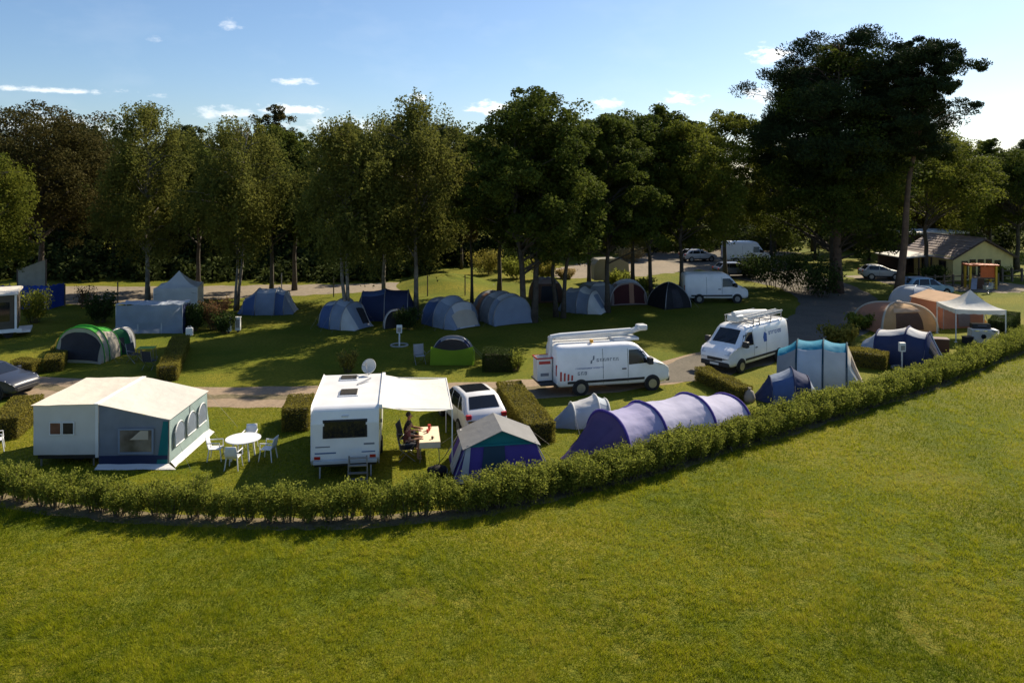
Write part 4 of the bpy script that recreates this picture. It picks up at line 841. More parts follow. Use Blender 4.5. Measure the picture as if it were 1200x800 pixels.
def van(label, loc, rz, Lm=5.9, H=2.35, text=None, body_m=None, group='white delivery vans'):
    t = thing('work_van', label, 'van', loc, rz, group); h = Lm / 2; bm = body_m or P_WHITE
    B = Body([(-h, .5, H - .2, .93), (-h + .06, .42, H - .06, .985), (-h + .25, .4, H, 1.0), (h - 2.1, .36, H, 1.01), (h - 1.75, .36, H - .05, 1.0), (h - 1.55, .36, H - .16, .995), (h - .8, .36, 1.42, .99), (h - .3, .36, 1.24, .96), (h - .06, .4, 1.06, .88), (h, .48, .84, .82)], 1.28, .13, .2)
    B.mesh().build('body', bm, t, True)
    ws = B.top_patch(h - 1.5, h - .84, .93).build('windscreen', M_GL, t, True)
    mb = MB(); mb.tube([(h - .82, -.6, 1.46), (h - 1.08, -.1, 1.8)], .012, 4); mb.tube([(h - .82, .1, 1.46), (h - 1.08, .55, 1.8)], .012, 4); mb.build('wiper', M_BLK, ws)
    mb = MB()
    for sg in (-1, 1):
        B.side_patch([(h - 2.15, 1.3), (h - 1.0, 1.34), (h - 1.42, 1.98), (h - 2.12, 1.98)], sg).build('side_window', M_GL, t, True)
        B.side_patch([(-h + .5, .56), (h - 1.35, .56), (h - 1.35, .68), (-h + .5, .68)], sg, .014, 10).build('side_moulding', M_BLK, t)
        B.side_patch([(h - 2.2, .5), (h - 2.18, .5), (h - 2.18, 2.05), (h - 2.2, 2.05)], sg, .004).build('door_seam', M_BLK, t)
        B.side_patch([(h - 3.45, .5), (h - 3.43, .5), (h - 3.43, 2.1), (h - 3.45, 2.1)], sg, .004).build('door_seam', M_BLK, t)
        B.side_patch([(h - 2.5, 1.1), (h - 2.28, 1.1), (h - 2.28, 1.16), (h - 2.5, 1.16)], sg, .02).build('door_handle', M_BLK, t)
        mb = MB(); y = sg * 1.0; mb.box(h - 1.25, h - 1.0, min(y, y + sg * .3), max(y, y + sg * .3), 1.3, 1.62); mb.build('wing_mirror', M_BLK, t, bevel=.05)
        mb = MB(); mb.grid(lambda u, v: (h - .03 - .2 * u + .012, sg * (.5 + .34 * (.2 + .8 * v)), .98 + .17 * u + .012), 4, 4); mb.build('headlight', P_LAMP, t, True)
        mb = MB(); mb.box(-h - .015, -h + .05, sg * .86 - .06, sg * .86 + .06, .95, 1.45); mb.build('tail_light', P_RED, t)
    mb = MB(); mb.box(h - .16, h + .03, -.84, .84, .36, .62); mb.build('front_bumper', M_BLK, t, bevel=.05); mb = MB(); mb.box(h - .05, h + .015, -.45, .45, .66, .82); mb.build('grille', M_BLK, t, bevel=.02)
    mb = MB(); mb.box(h + .03, h + .045, -.26, .26, .44, .55); mb.build('number_plate', mat('plate', (.7, .7, .66), .5, .05, 5, 0), t)
    mb = MB(); mb.box(-h - .04, -h + .1, -.93, .93, .38, .56); mb.build('rear_bumper', M_BLK, t, bevel=.03); mb = MB(); mb.box(-h - .012, -h, -.012, .012, .56, H - .3); mb.build('rear_door_seam', M_BLK, t)
    wheels(t, (-h + 1.15, h - .95), 1.0, .34)
    return t, B, h
M_BLUEP = mat('blue_print', (.03, .09, .3), .5, .1, 5, 0); M_GREYP = mat('grey_print', (.16, .18, .22), .5, .1, 5, 0); M_REDP = mat('red_print', (.45, .05, .04), .5, .1, 5, 0)
P_BOOM = paint('boom_grey', (.62, .63, .63), .4)
def bucket(t, x, z, w=.75, hgt=1.0, red=True):
    mb = MB(); mb.box(x - w / 2, x + w / 2, -w / 2, w / 2, z, z + .06)
    for a in ((x - w / 2, x - w / 2 + .04, -w / 2, w / 2), (x + w / 2 - .04, x + w / 2, -w / 2, w / 2), (x - w / 2 + .04, x + w / 2 - .04, -w / 2, -w / 2 + .04), (x - w / 2 + .04, x + w / 2 - .04, w / 2 - .04, w / 2)): mb.box(*a, z + .06, z + hgt)
    b = mb.build('work_platform', paint('bucket_white', (.72, .72, .7), .5), t, bevel=.015)
    mb = MB(); e = w / 2 + .02; pts = [(x - e, -e, z + hgt), (x + e, -e, z + hgt), (x + e, e, z + hgt), (x - e, e, z + hgt), (x - e, -e, z + hgt)]; mb.tube(pts, .035, 6); mb.build('rim_rail', M_REDP if red else M_WPOLE, b)
    mb = MB(); mb.box(x - .2, x + .2, -w / 2 - .012, -w / 2 - .004, z + .22, z + .36); mb.build('sign', M_GREYP, b); mb = MB(); mb.box(x - .28, x + .28, -w / 2 - .012, -w / 2 - .004, z + .78, z + .92); mb.build('red_band', M_REDP, b) if red else None
    return b
# first work van, with the folded lifting arm along its roof and the platform at its tail
t, B, h = van('white work van with folded lifting arm and red-rimmed platform behind the small grey tent', (4.62, 37.2), 14, 5.7, 2.3, group='white vans with lifting platforms')
yf = lambda x, z: -(B.side(x, z) + .008)
letters(t, 'lettering', M_GREYP, -.9, .25, 1.52, 1.66, yf, 7, 1); letters(t, 'lettering', M_BLUEP, -1.95, -.55, 1.22, 1.28, yf, 18, 2, .15); letters(t, 'lettering', M_GREYP, -1.85, -1.35, .95, 1.1, yf, 3, 3)
mb = MB(); mb.add([(x, yf(x, z), z) for x, z in ((-1.22, 1.45), (-1.14, 1.45), (-1.02, 1.62), (-1.1, 1.62), (-1.0, 1.8), (-1.07, 1.8), (-1.2, 1.58), (-1.12, 1.58))], [(0, 1, 7, 6), (6, 7, 2, 3), (3, 2, 4, 5)]); mb.build('emblem', M_GREYP, t)
for k in range(4):
    x = -2.72 + k * .18; mb = MB(); mb.add([(xx, yf(xx, z), z) for xx, z in ((x, .72), (x + .09, .72), (x + .3 - .2, 1.15 - .06 * k), (x + .01, 1.15 - .06 * k))], [(0, 1, 2, 3)]); mb.build('hazard_stripe', M_REDP, t)
mb = MB(); mb.box(-h - .75, -h - .02, -.85, .85, .5, .58); mb.build('tail_platform', M_BLK, t, bevel=.01)
bucket(t, -h - .42, .62, .72, 1.05)
mb = MB(); mb.box(-h + .02 - .16, -h + .02, -.2, .1, .58, 2.62); mb.build('mast', P_BOOM, t, bevel=.03)
mb = MB(); mb.tube([(-h - .05, -.05, 2.58), (-h + .4, -.05, 2.64), (1.2, .0, 2.74)], [.12, .12, .1], 8); mb.build('lifting_arm', P_BOOM, t)
mb = MB(); mb.tube([(-h + .3, .28, 2.45), (.9, .28, 2.48), (1.9, .2, 2.8)], [.1, .12, .15], 8); mb.build('lifting_arm', P_BOOM, t); mb = MB(); mb.box(1.6, 2.1, -.05, .45, 2.66, 2.94, Matrix.Translation((0, 0, 0)) ); mb.build('arm_head', P_BOOM, t, bevel=.08)
mb = MB(); mb.box(.2, 1.5, -.35, .45, 2.3, 2.42); mb.build('arm_rest', P_BOOM, t, bevel=.02); mb = MB(); mb.cyl((-1.0, -.5, 2.4), .09, .14, 12); mb.build('beacon', mat('amber', (.6, .3, .03), .3, .1, 5, 0), t)
# second work van
t, B, h = van('white work van with blue emblem and cluttered roof rack facing left', (12.75, 42.0), 222, 5.9, 2.3, group='white vans with lifting platforms')
yf = lambda x, z: (B.side(x, z) + .008)
letters(t, 'lettering', M_BLUEP, -2.1, -.75, 1.6, 1.78, yf, 8, 5, .25); mb = MB(); mb.add([(x, yf(x, z), z) for x, z in ((-.55, 1.3), (-.25, 1.3), (-.2, 1.55), (-.35, 1.82), (-.6, 1.7))], [(0, 1, 2, 3, 4)]); mb.build('emblem', M_BLUEP, t)
rk = MB()
for x in (-2.3, -1.2, 0, .6): rk.box(x - .03, x + .03, -.85, .85, 2.34, 2.4); rk.box(x - .02, x + .02, -.87, -.83, 2.2, 2.62); rk.box(x - .02, x + .02, .83, .87, 2.2, 2.62)
rk.tube([(-2.35, -.85, 2.62), (.7, -.85, 2.62)], .025, 6); rk.tube([(-2.35, .85, 2.62), (.7, .85, 2.62)], .025, 6); rack = rk.build('roof_rack', M_POLE, t)
lad = MB()
for y in (.35, .75): lad.box(-2.6, 1.0, y - .03, y + .03, 2.66, 2.74)
lad.build('ladder', P_BOOM, t)
for i in range(11):
    mb = MB(); x = -2.5 + i * .34; mb.box(x, x + .04, .38, .72, 2.68, 2.72); mb.build('rung', P_BOOM, t)
mb = MB(); mb.tube([(-2.5, -.2, 2.5), (-.5, -.1, 2.72), (1.2, 0, 2.85)], [.14, .15, .12], 8); mb.build('lifting_arm', P_BOOM, t); mb = MB(); mb.box(.5, 1.2, -.4, .25, 2.42, 2.75); mb.build('arm_head', P_BOOM, t, bevel=.06)
bucket(t, -h - .45, .95, .75, 1.05, False); mb = MB(); mb.box(-h - .8, -h - .02, -.8, .8, .5, .58); mb.build('tail_platform', M_BLK, t)
# far white van
van('plain white panel van parked in shade at the edge of the asphalt yard', G(836, 353), 2, 5.2, 2.4, group='plain white vans')

def car(name, label, loc, rz, body_m, Lm=4.3, H=1.55, suv=True, roof_glass=True, cat='car', hood=1.0, group=None):
    t = thing(name, label, cat, loc, rz, group); h = Lm / 2; k = H / 1.55
    B = Body([(-h, .5, .8, .78), (-h + .08, .38, .98, .86), (-h + .22, .32, 1.05 * k, .89), (-h + .62, .3, 1.46 * k, .9), (-h + 1.0, .3, H, .905), (h - 2.3, .28, H, .905), (h - 1.95, .28, H - .06, .9), (h - 1.1, .28, 1.02 * hood, .9), (h - .35, .28, .88 * hood, .87), (h - .08, .32, .74, .78), (h, .4, .62, .68)], .96 * hood, .3, .14)
    B.mesh().build('body', body_m, t, True)
    B.top_patch(h - 1.9, h - 1.16, .92).build('windscreen', M_GL, t, True); B.top_patch(-h + .26, -h + .64, .9, .012).build('rear_window', M_GL, t, True)
    if roof_glass: B.top_patch(-h + 1.02, h - 2.02, .9).build('roof_glass', M_GL, t, True)
    for sg in (-1, 1):
        for c in ([(h - 2.3, 1.0 * hood), (h - 1.3, 1.0 * hood), (h - 1.95, H - .12), (h - 2.25, H - .11)], [(h - 3.3, 1.0 * hood), (h - 2.37, 1.0 * hood), (h - 2.33, H - .11), (h - 3.15, H - .11)], [(-h + .45, 1.05 * hood), (h - 3.37, 1.0 * hood), (h - 3.22, H - .12), (-h + .9, H - .16)]):
            B.side_patch(c, sg).build('side_window', M_GL, t, True)
        for x in (h - 2.33, h - 3.33): B.side_patch([(x - .008, .4), (x + .008, .4), (x + .008, .98), (x - .008, .98)], sg, .004).build('door_seam', M_BLK, t)
        B.side_patch([(-h + .5, .3), (h - .7, .3), (h - .7, .42), (-h + .5, .42)], sg, .012, 8).build('sill_trim', M_BLK, t)
        mb = MB(); y = sg * .9; mb.box(h - 1.55, h - 1.4, min(y, y + sg * .2), max(y, y + sg * .2), .98, 1.12); mb.build('wing_mirror', body_m, t, bevel=.03)
        mb = MB(); mb.grid(lambda u, v: (h - .14 - .3 * u, sg * (.42 + .4 * v), .72 + .14 * u + .012), 4, 4); mb.build('headlight', P_LAMP, t, True)
        mb = MB(); mb.box(-h - .01, -h + .16, sg * .72 - .11, sg * .72 + .11, .8, .98); mb.build('tail_light', P_RED, t, bevel=.03)
    mb = MB(); mb.box(-h - .03, -h + .1, -.72, .72, .4, .6); mb.build('rear_bumper', M_BLK, t, bevel=.04); mb = MB(); mb.box(h - .1, h + .02, -.6, .6, .34, .55); mb.build('front_bumper', M_BLK, t, bevel=.04)
    mb = MB(); mb.box(-h - .045, -h - .032, -.26, .26, .46, .57); mb.build('number_plate', mat('plate', (.7, .7, .66), .5, .05, 5, 0), t)
    wheels(t, (-h + .82, h - .85), .885, .33)
    return t
car('parked_car', 'white car with dark glass roof parked between the caravan awning and the clipped hedge', (-1.75, 31.9), 111, paint('pearl', (.72, .71, .7)), 4.3, 1.6)
car('parked_car', 'dark blue-grey car on the lane cut off by the left edge', G(-12, 461), -12, paint('gunmetal', (.03, .036, .055), .35), 4.2, 1.45, roof_glass=False)
car('parked_car', 'silver car far back on the yard behind the tree trunks', G(818, 306), 15, paint('silver', (.45, .46, .48), .3), 4.3, 1.5, roof_glass=False, group='cars far back on the yard')
car('parked_car', 'dark car standing in front of the far camper van', G(862, 324), 8, paint('grey_blue', (.13, .15, .2), .3), 4.4, 1.5, roof_glass=False, group='cars far back on the yard')
car('parked_car', 'small pale car parked on the gravel left of the pine trunk', G(1032, 327), -8, paint('white2', (.4, .4, .39), .4), 3.9, 1.45, roof_glass=False, group='cars far back on the yard')
car('parked_car', 'pale blue car parked behind the pale blue dome tent', G(1084, 346), 6, paint('sky_blue', (.22, .36, .48), .3), 4.4, 1.6, roof_glass=False, group='cars far back on the yard')
van('white camper van far back under the dark trees', G(874, 308), 4, 5.4, 2.6, group='plain white vans')

# caravan with its awning
def caravan():
    t = thing('caravan', 'white caravan with dark rear window, roof hatches and a side awning', 'caravan', (-6.0, 28.5), 8)
    L2, w, H = 2.55, 1.13, 2.42; zb = .48
    mb = MB(); mb.prism([(-L2, zb + .2), (-L2 + .12, zb), (L2 - .3, zb), (L2, zb + .35), (L2 - .12, 1.5), (L2 - .55, H - .1), (L2 - .8, H), (-L2 + .22, H), (-L2 + .06, H - .1), (-L2 - .03, H - .55)], -w, w)
    # length along local y: turn the profile so that the tail faces -y
    mb.v = [(-y, x, z) for x, y, z in mb.v]; mb.f = [f for f in mb.f]
    PW = paint('caravan_white', (.76, .76, .76), .35); mb.build('body', PW, t, bevel=.06)
    yb = -L2 - .03
    def rear(z): return -L2 - .03 * min(1, (z - zb - .2) / 1.2) if z < H - .55 else -L2 - .03 + .09 * (z - H + .55) / .45
    def plate(nm, m, x0, x1, z0, z1, off=.02, par=t, bev=.01):
        mb = MB(); a, b = rear(z0), rear(z1); vs = [(x0, a - off, z0), (x1, a - off, z0), (x1, b - off, z1), (x0, b - off, z1), (x0, a + .02, z0), (x1, a + .02, z0), (x1, b + .02, z1), (x0, b + .02, z1)]
        mb.add(vs, [(0, 1, 2, 3), (0, 4, 5, 1), (1, 5, 6, 2), (2, 6, 7, 3), (3, 7, 4, 0)]); return mb.build(nm, m, par, bevel=bev)
    wf = plate('window_frame', M_BLK, -.74, .74, 1.38, 2.0, .02); plate('rear_window', M_GL, -.69, .69, 1.42, 1.96, .034, wf)
    plate('lamp', P_LAMP, -.12, .12, 2.08, 2.14, .03); 
    for sg in (-1, 1): plate('tail_light', P_RED, sg * .92 - .1, sg * .92 + .1, .68, .78, .03)
    plate('rear_bumper', paint('caravan_grey', (.5, .52, .55), .4), -1.06, 1.06, .52, .64, .06); plate('stripe', mat('stripe_blue', (.09, .15, .28), .4, .1, 3, 0), -1.0, -.3, .86, .91, .006, t, 0); plate('stripe', M_GREYP, -.98, -.5, 1.08, 1.12, .006, t, 0); plate('stripe', mat('stripe_blue', (.09, .15, .28), .4, .1, 3, 0), .55, 1.0, .86, .9, .006, t, 0); plate('stripe', M_GREYP, .62, .98, 1.12, 1.18, .006, t, 0)
    for (x, y, a, b) in ((.02, -.95, .3, .34), (-.12, 1.1, .3, .24)):
        mb = MB(); mb.box(x - a - .05, x + a + .05, y - b - .05, y + b + .05, H, H + .05); f = mb.build('roof_hatch', PW, t, bevel=.02); mb = MB(); mb.box(x - a, x + a, y - b, y + b, H + .052, H + .09); mb.build('hatch_dome', mat('smoked_dome', (.06, .055, .05), .2, .2, 4, 0), f, bevel=.03)
    mb = MB(); mb.box(-.75, -.4, -1.9, -.9, H, H + .025) if False else mb.tube([(.25, .15, H + .02), (.72, .7, H + .1)], .03, 6); mb.build('dish_arm', M_POLE, t)
    for sg in (-1, 1):
        mb = MB(); mb.cyl((sg * (w - .04), -.25, .32), .32, .2, 20, 'x'); wh = mb.build('wheel', M_TYRE, t, bevel=.03); mb = MB(); mb.cyl((sg * (w + .065), -.25, .32), .19, .012, 14, 'x'); mb.build('rim', M_RIM, wh)
        for (y0, y1) in ((-1.9, -.7), (.5, 1.5)):
            mb = MB(); x = sg * (w + .012); mb.box(min(x, x - sg * .02), max(x, x - sg * .02), y0, y1, 1.4, 1.95); mb.build('side_window', M_GL, t, bevel=.01)
    mb = MB(); mb.box(w + .004, w + .02, -.55, .2, .55, 2.15); d = mb.build('door', PW, t, bevel=.008); mb = MB(); mb.box(w + .021, w + .05, -.5, -.44, 1.2, 1.32); mb.build('handle', M_BLK, d)
    mb = MB(); mb.box(-w + .1, w - .1, -L2 + .2, L2 - .2, .36, zb); mb.tube([(0, L2 - .1, .42), (0, L2 + 1.1, .45)], .06, 6); mb.build('chassis', mat('dark_metal', (.05, .05, .055), .5, .2, 4, .1, metal=.5), t)
    for x in (-.85, .85):
        mb = MB(); mb.tube([(x, -L2 + .25, .4), (x, -L2 + .12, 0)], .03, 6); mb.build('corner_steady', M_POLE, t)
    # awning on the right side
    a0, a1, xo, zo = -L2 + .1, L2 - .75, w + 2.5, 2.12
    mb = MB(); p = [Vector(q) for q in ((w + .02, a0, H - .06), (xo, a0 + .1, zo), (xo, a1 - .15, zo + .05), (w + .02, a1, H - .06))]
    mb.grid(lambda u, v: p[0].lerp(p[1], u).lerp(p[3].lerp(p[2], u), v) - Vector((0, 0, .11 * math.sin(PI * u) + .02 * mnoise.noise((u * 4, v * 5, 2)))), 16, 16); aw = mb.build('awning', fabric('awning_white', (.72, .7, .64), .03, .12), t, True)
    mb = MB(); mb.box(w, w + .12, a0 - .05, a1 + .05, H - .12, H + .02); mb.build('awning_case', PW, aw, bevel=.02)
    for q in (p[1], p[2]):
        mb = MB(); mb.tube([(q.x, q.y, q.z), (q.x, q.y, 0)], .022, 6); mb.build('pole', M_WPOLE, aw)
        mb = MB(); mb.tube([(q.x, q.y, q.z), (w + .05, q.y, H - .15)], .018, 5); mb.build('rafter', M_WPOLE, aw)
    mb = MB(); mb.tube([p[1], p[2]], .025, 6); mb.build('front_rail', M_WPOLE, aw)
    return t
cv = caravan()
# satellite dish on the caravan roof
ct = cv.matrix_basis if False else None
def cv_world(x, y, z): 
    a = R(8); return (-6.0 + x * math.cos(a) - y * math.sin(a), 28.5 + x * math.sin(a) + y * math.cos(a), z)
t = thing('satellite_dish', 'round pale satellite dish standing on the caravan roof', 'dish', cv_world(.6, 1.55, 2.42), 0)
mb = MB(); c = Vector((0, 0, .36)); nrm = Vector((-.15, -.88, .42)).normalized(); u_ = nrm.cross(Vector((0, 0, 1))).normalized(); v_ = u_.cross(nrm)
mb.grid(lambda a, r: c + (u_ * math.cos(2 * PI * a) + v_ * math.sin(2 * PI * a)) * .28 * r - nrm * .08 * (1 - r * r), 24, 6); o = mb.build('reflector', mat('dish_grey', (.5, .5, .47), .5, .05, 5, .05), t, True); sm = o.modifiers.new('solid', 'SOLIDIFY'); sm.thickness = .02
mb = MB(); mb.tube([(0, .1, 0), (0, .1, .32)], .035, 8); mb.build('mast', M_POLE, t); mb = MB(); mb.tube([c - v_ * .27, c + nrm * .32], .015, 5); mb.cyl(tuple(c + nrm * .32), .04, .1, 8); mb.build('feed_arm', M_POLE, t)
# step ladder behind the caravan
t = thing('step_ladder', 'light folding step ladder standing at the caravan tail', 'ladder', G(419, 566), 6)
for sg in (-1, 1):
    mb = MB(); mb.tube([(sg * .32, 0, 0), (sg * .3, .12, .88)], .022, 6); mb.build('rail', M_POLE, t); mb = MB(); mb.tube([(sg * .3, .6, 0), (sg * .28, .14, .86)], .018, 6); mb.build('rear_leg', M_POLE, t)
for z in (.12, .32, .56, .8):
    mb = MB(); mb.box(-.31, .31, .02 + z * .12 - .06, .02 + z * .12 + .07, z - .015, z + .015); mb.build('step', M_POLE, t)
# mobile home at the left edge
t = thing('mobile_home', 'end of a brown and white mobile home at the left edge', 'mobile home', (G(18, 396).x - 4.4 * math.cos(R(28)) - 1.6 * math.sin(R(28)), G(18, 396).y - 4.4 * math.sin(R(28)) + 1.6 * math.cos(R(28))), 28)
mb = MB(); mb.box(-4.4, 4.4, -1.6, 1.6, .55, 2.75); mb.build('body', mat('dark_boarding', (.09, .075, .055), .7, .15, 3, .2), t, bevel=.02); mb = MB(); mb.prism([(-1.8, 2.752), (1.8, 2.752), (1.75, 2.85), (0, 3.1), (-1.75, 2.85)], -4.55, 4.55); mb.v = [(y, x, z) for x, y, z in mb.v]; mb.build('roof', fabric('roof_cream', (.6, .56, .48), .05, 0), t)
for x in (-4.42, 4.42):
    mb = MB(); mb.box(x - .06, x + .06, -1.66, -1.5, .4, 2.75); mb.build('corner_trim', P_WHITE, t)
mb = MB(); mb.box(-4.5, 4.75, -1.72, -1.6, .38, .6); mb.build('lower_trim', P_WHITE, t)
for x in (2.2, 3.6): mb = MB(); mb.box(x - .5, x + .5, -1.64, -1.603, 1.1, 2.3); f = mb.build('window', M_GL, t)
for k in range(14): mb = MB(); z = .66 + k * .148; mb.box(-4.3, 4.3, -1.625, -1.602, z, z + .125); mb.build('board', mat('dark_boarding', (.09, .075, .055)), t)
mb = MB(); mb.box(4.45, 5.2, -1.5, .4, .3, .42); mb.build('step', P_WHITE, t)
for x in (-3.5, -1, 1.5, 4.0): mb = MB(); mb.cyl((x, -1.35, .27), .27, .2, 14, 'y'); mb.build('wheel', M_TYRE, t)

# ------------------------------------------------------------------ yellow house and play area
def house():
    t = thing('house', 'small yellow house with grey tiled roof at the back right', 'house', (45.9, 79.5), 12, scale=.85)
    M_Y = mat('yellow_render', (.66, .53, .22), .85, .08, 1.2, .2, 12); M_TILE = mat('roof_tile', (.3, .24, .22), .8, .2, 1.5, .3, 12); M_WD = mat('dark_timber', (.06, .035, .025), .7, .2, 3, .3)
    a, b, ze, zr = 4.1, 4.2, 2.7, 4.75
    mb = MB(); mb.prism([(-a, 0), (a, 0), (a, ze), (0, zr - .2), (-a, ze)], -b, b); mb.build('wall', M_Y, t)
    for sg in (-1, 1):
        rf = None
        for k in range(9):      # courses of roof tiles, each lapping the one below
            u0, u1 = k / 9, (k + 1) / 9; e = .4
            def P(u, y): x = (a + e) * (1 - u); return (sg * x, y, ze - .25 + (zr - ze + .3) * u)
            A, Bq, C, D = P(u0, -b - .4), P(u0, b + .3), P(u1, b + .3), P(u1, -b - .4)
            lift = Vector((0, 0, .05)); mb = MB(); q = [Vector(A) + lift, Vector(Bq) + lift, Vector(C), Vector(D)]
            if sg < 0: q = [q[3], q[2], q[1], q[0]]
            mb.slab(*q, .05); mb.build('tile_course', M_TILE, t)
    mb = MB(); mb.box(-.12, .12, -b - .42, b + .32, zr + .02, zr + .14); mb.build('ridge_cap', M_TILE, t)
    for k, x in enumerate((-2.55, -1.45, -.35, .75, 1.95)):
        w_, hh = (.42, 2.1) if k in (0, 4) else (.4, 1.95); z0 = .15 if k in (0, 4) else .45
        mb = MB(); mb.box(x - w_, x + w_, -b - .05, -b + .0, z0, z0 + hh); f = mb.build('window' if k not in (0, 4) else 'door', M_WD, t); mb = MB(); mb.box(x - w_ + .08, x + w_ - .08, -b - .058, -b - .052, z0 + .1, z0 + hh - .1); mb.build('pane', M_GL, f)
    for y in (-2.6, .2, 2.6):
        mb = MB(); mb.box(-a - .05, -a, y - .55, y + .55, .1, 2.2); f = mb.build('door', M_WD, t); mb = MB(); mb.box(-a - .06, -a - .052, y - .4, y + .4, 1.0, 2.0); mb.build('pane', M_GL, f)
    for sg in (-1, 1):
        mb = MB(); mb.slab((sg * (a + .42), -b - .43, ze - .32), (sg * (a + .42), -b - .43, ze - .12), (0, -b - .43, zr + .1), (0, -b - .43, zr - .1), .04); mb.build('bargeboard', M_WD, t)
    # lean-to porch on the left and a flat-roofed annex behind
    mb = MB(); mb.slab((-a - 4.6, -1.8, 2.5), (-a - .42, -1.8, 2.75), (-a - .42, 3.2, 2.85), (-a - 4.6, 3.2, 2.6), .12); mb.build('porch_roof', mat('corrugated_pale', (.42, .4, .36), .5, .08, 2, .2), t)
    mb = MB(); mb.box(-a - 4.3, -a - .1, 2.9, 3.1, 0, 2.45); mb.build('porch_wall', M_WD, t)
    for x in (-a - 4.4, -a - 2.4, -a - .7): mb = MB(); mb.box(x - .07, x + .07, -1.7, -1.56, 0, 2.45); mb.build('porch_post', M_WD, t)
    mb = MB(); mb.box(-1, 6.5, b + 1.5, b + 7, 0, 4.6); an = mb.build('annex_wall', M_WD, t); mb = MB(); mb.box(-1.4, 6.9, b + 1.1, b + 7.4, 4.6, 4.85); mb.build('annex_roof', mat('roof_pale', (.6, .58, .53), .6, .08, 2, .2), an)
house()
M_WOODP = mat('weathered_wood', (.13, .1, .075), .85, .25, 4, .4)
M_ORG = mat('play_orange', (.6, .12, .03), .5, .1, 4, .05); M_YLW = mat('play_yellow', (.6, .38, .03), .5, .1, 4, .05)
t = thing('climbing_frame', 'orange and yellow climbing frame on the play area before the yellow house', 'play frame', G(1149, 338), -6)
for x in (-1.1, 1.1):
    for y in (-.5, .5): mb = MB(); mb.box(x - .08, x + .08, y - .08, y + .08, 0, 2.1); mb.build('post', M_YLW, t)
mb = MB(); mb.box(-1.35, 1.35, -.62, .62, 2.1, 2.24); mb.build('roof', M_ORG, t, bevel=.03); mb = MB(); mb.box(-.2, 1.0, -.45, -.4, 1.0, 2.05); mb.build('panel', M_ORG, t); mb = MB(); mb.box(-1.0, 1.0, -.5, .5, .95, 1.05); mb.build('platform', M_WOODP, t); mb = MB(); mb.box(-1.02, .1, -.47, -.42, .05, .95); mb.build('panel', F_BROWN, t)
for k in range(4): mb = MB(); mb.tube([(.2, -.55 - .12 * (3 - k), .2 + k * .22), (.9, -.55 - .12 * (3 - k), .2 + k * .22)], .03, 6); mb.build('rung', M_YLW, t)
mb = MB(); mb.slab((-1.5, -1.4, .1), (-1.0, -1.4, .1), (-.5, -.52, 1.0), (-1.0, -.52, 1.0), .05); mb.build('slide', M_POLE, t)
t = thing('spring_rocker', 'small grey spring rocker in front of the climbing frame', 'rocker', G(1158, 344), 30)
mb = MB(); mb.tube([(.1 * math.cos(a * .9), .1 * math.sin(a * .9), .02 + a * .018) for a in range(22)], .02, 5); mb.build('spring', M_POLE, t); mb = MB(); mb.prism([(-.55, .42), (.5, .42), (.6, .8), (.4, .95), (.25, .62), (-.4, .62), (-.6, .75)], -.12, .12); mb.build('seat', mat('rocker_grey', (.3, .31, .32)), t, bevel=.03)
t = thing('post_fence', 'low dark timber fence in front of the yellow house', 'fence', G(1112, 336), 10)
for k in range(9): mb = MB(); x = -2.4 + k * .95; mb.box(x - .07, x + .07, -.07, .07, 0, 1.15); mb.build('post', M_WOODP, t)
for z in (.45, .9): mb = MB(); mb.box(-2.5, 5.35, .072, .11, z, z + .1); mb.build('rail', M_WOODP, t)
t = thing('post_fence', 'short dark fence on the lawn right of the climbing frame', 'fence', G(1178, 330), 4)
for k in range(4): mb = MB(); x = -.3 + k * 1.0; mb.box(x - .08, x + .08, -.08, .08, 0, 1.3); mb.build('post', M_WOODP, t)
for z in (.5, 1.0): mb = MB(); mb.box(-.4, 2.8, .082, .12, z, z + .1); mb.build('rail', M_WOODP, t)

# ------------------------------------------------------------------ screens, fences and posts at the left
t = thing('blue_screen', 'bright blue fabric screen fence at the left edge of the sandy track', 'screen', G(14, 363), -1)
M_BS = fabric('screen_bright_blue', (.015, .06, .34), .08, .1)
for k in range(6): 
    x = -6.2 + k * 1.5; cloth_wall('fabric_panel', (x, 0, .05), (x + 1.48, 0, .05), (x + 1.48, 0, 1.9), (x, 0, 1.9), M_BS, t, .02); mb = MB(); mb.tube([(x, .04, 0), (x, .04, 2.0)], .03, 6); mb.build('post', M_POLE, t)
mb = MB(); mb.tube([(2.8, .04, 0), (2.8, .04, 2.0)], .03, 6); mb.build('post', M_POLE, t); cloth_wall('fabric_panel', (2.78, 0, .05), (2.9, 1.9, .05), (2.9, 1.9, 1.85), (2.78, 0, 1.9), M_BS, t, .02)
t = thing('beige_screen', 'slanting pale beige panel standing behind the blue screen', 'screen', G(37, 352), 8)
mb = MB(); mb.prism([(-1.0, .1), (1.05, .1), (1.05, 3.35), (-1.0, 2.55)], -.05, .05); mb.build('panel', mat('pale_board', (.34, .32, .25), .8, .12, 2, .2), t)
for x in (-1.06, 1.11): mb = MB(); mb.box(x - .05, x + .05, -.06, .06, 0, 3.4 if x > 0 else 2.6); mb.build('post', M_WOODP, t)
POSTS = [(76, 359, 'fence post on the sandy track beside the blue screen'), (138, 356, 'fence post on the sandy track between the blue screen and the birch'), (330, 343, 'pale post on the far side of the sandy track above the slate blue tent'), (391, 348, 'thin post on the track right of the slate blue tent'), (449, 340, 'reddish post on the track behind the navy tent'), (501, 347, 'thin post at the left foot of the grassy mound'), (545, 346, 'thin post at the right foot of the grassy mound')]
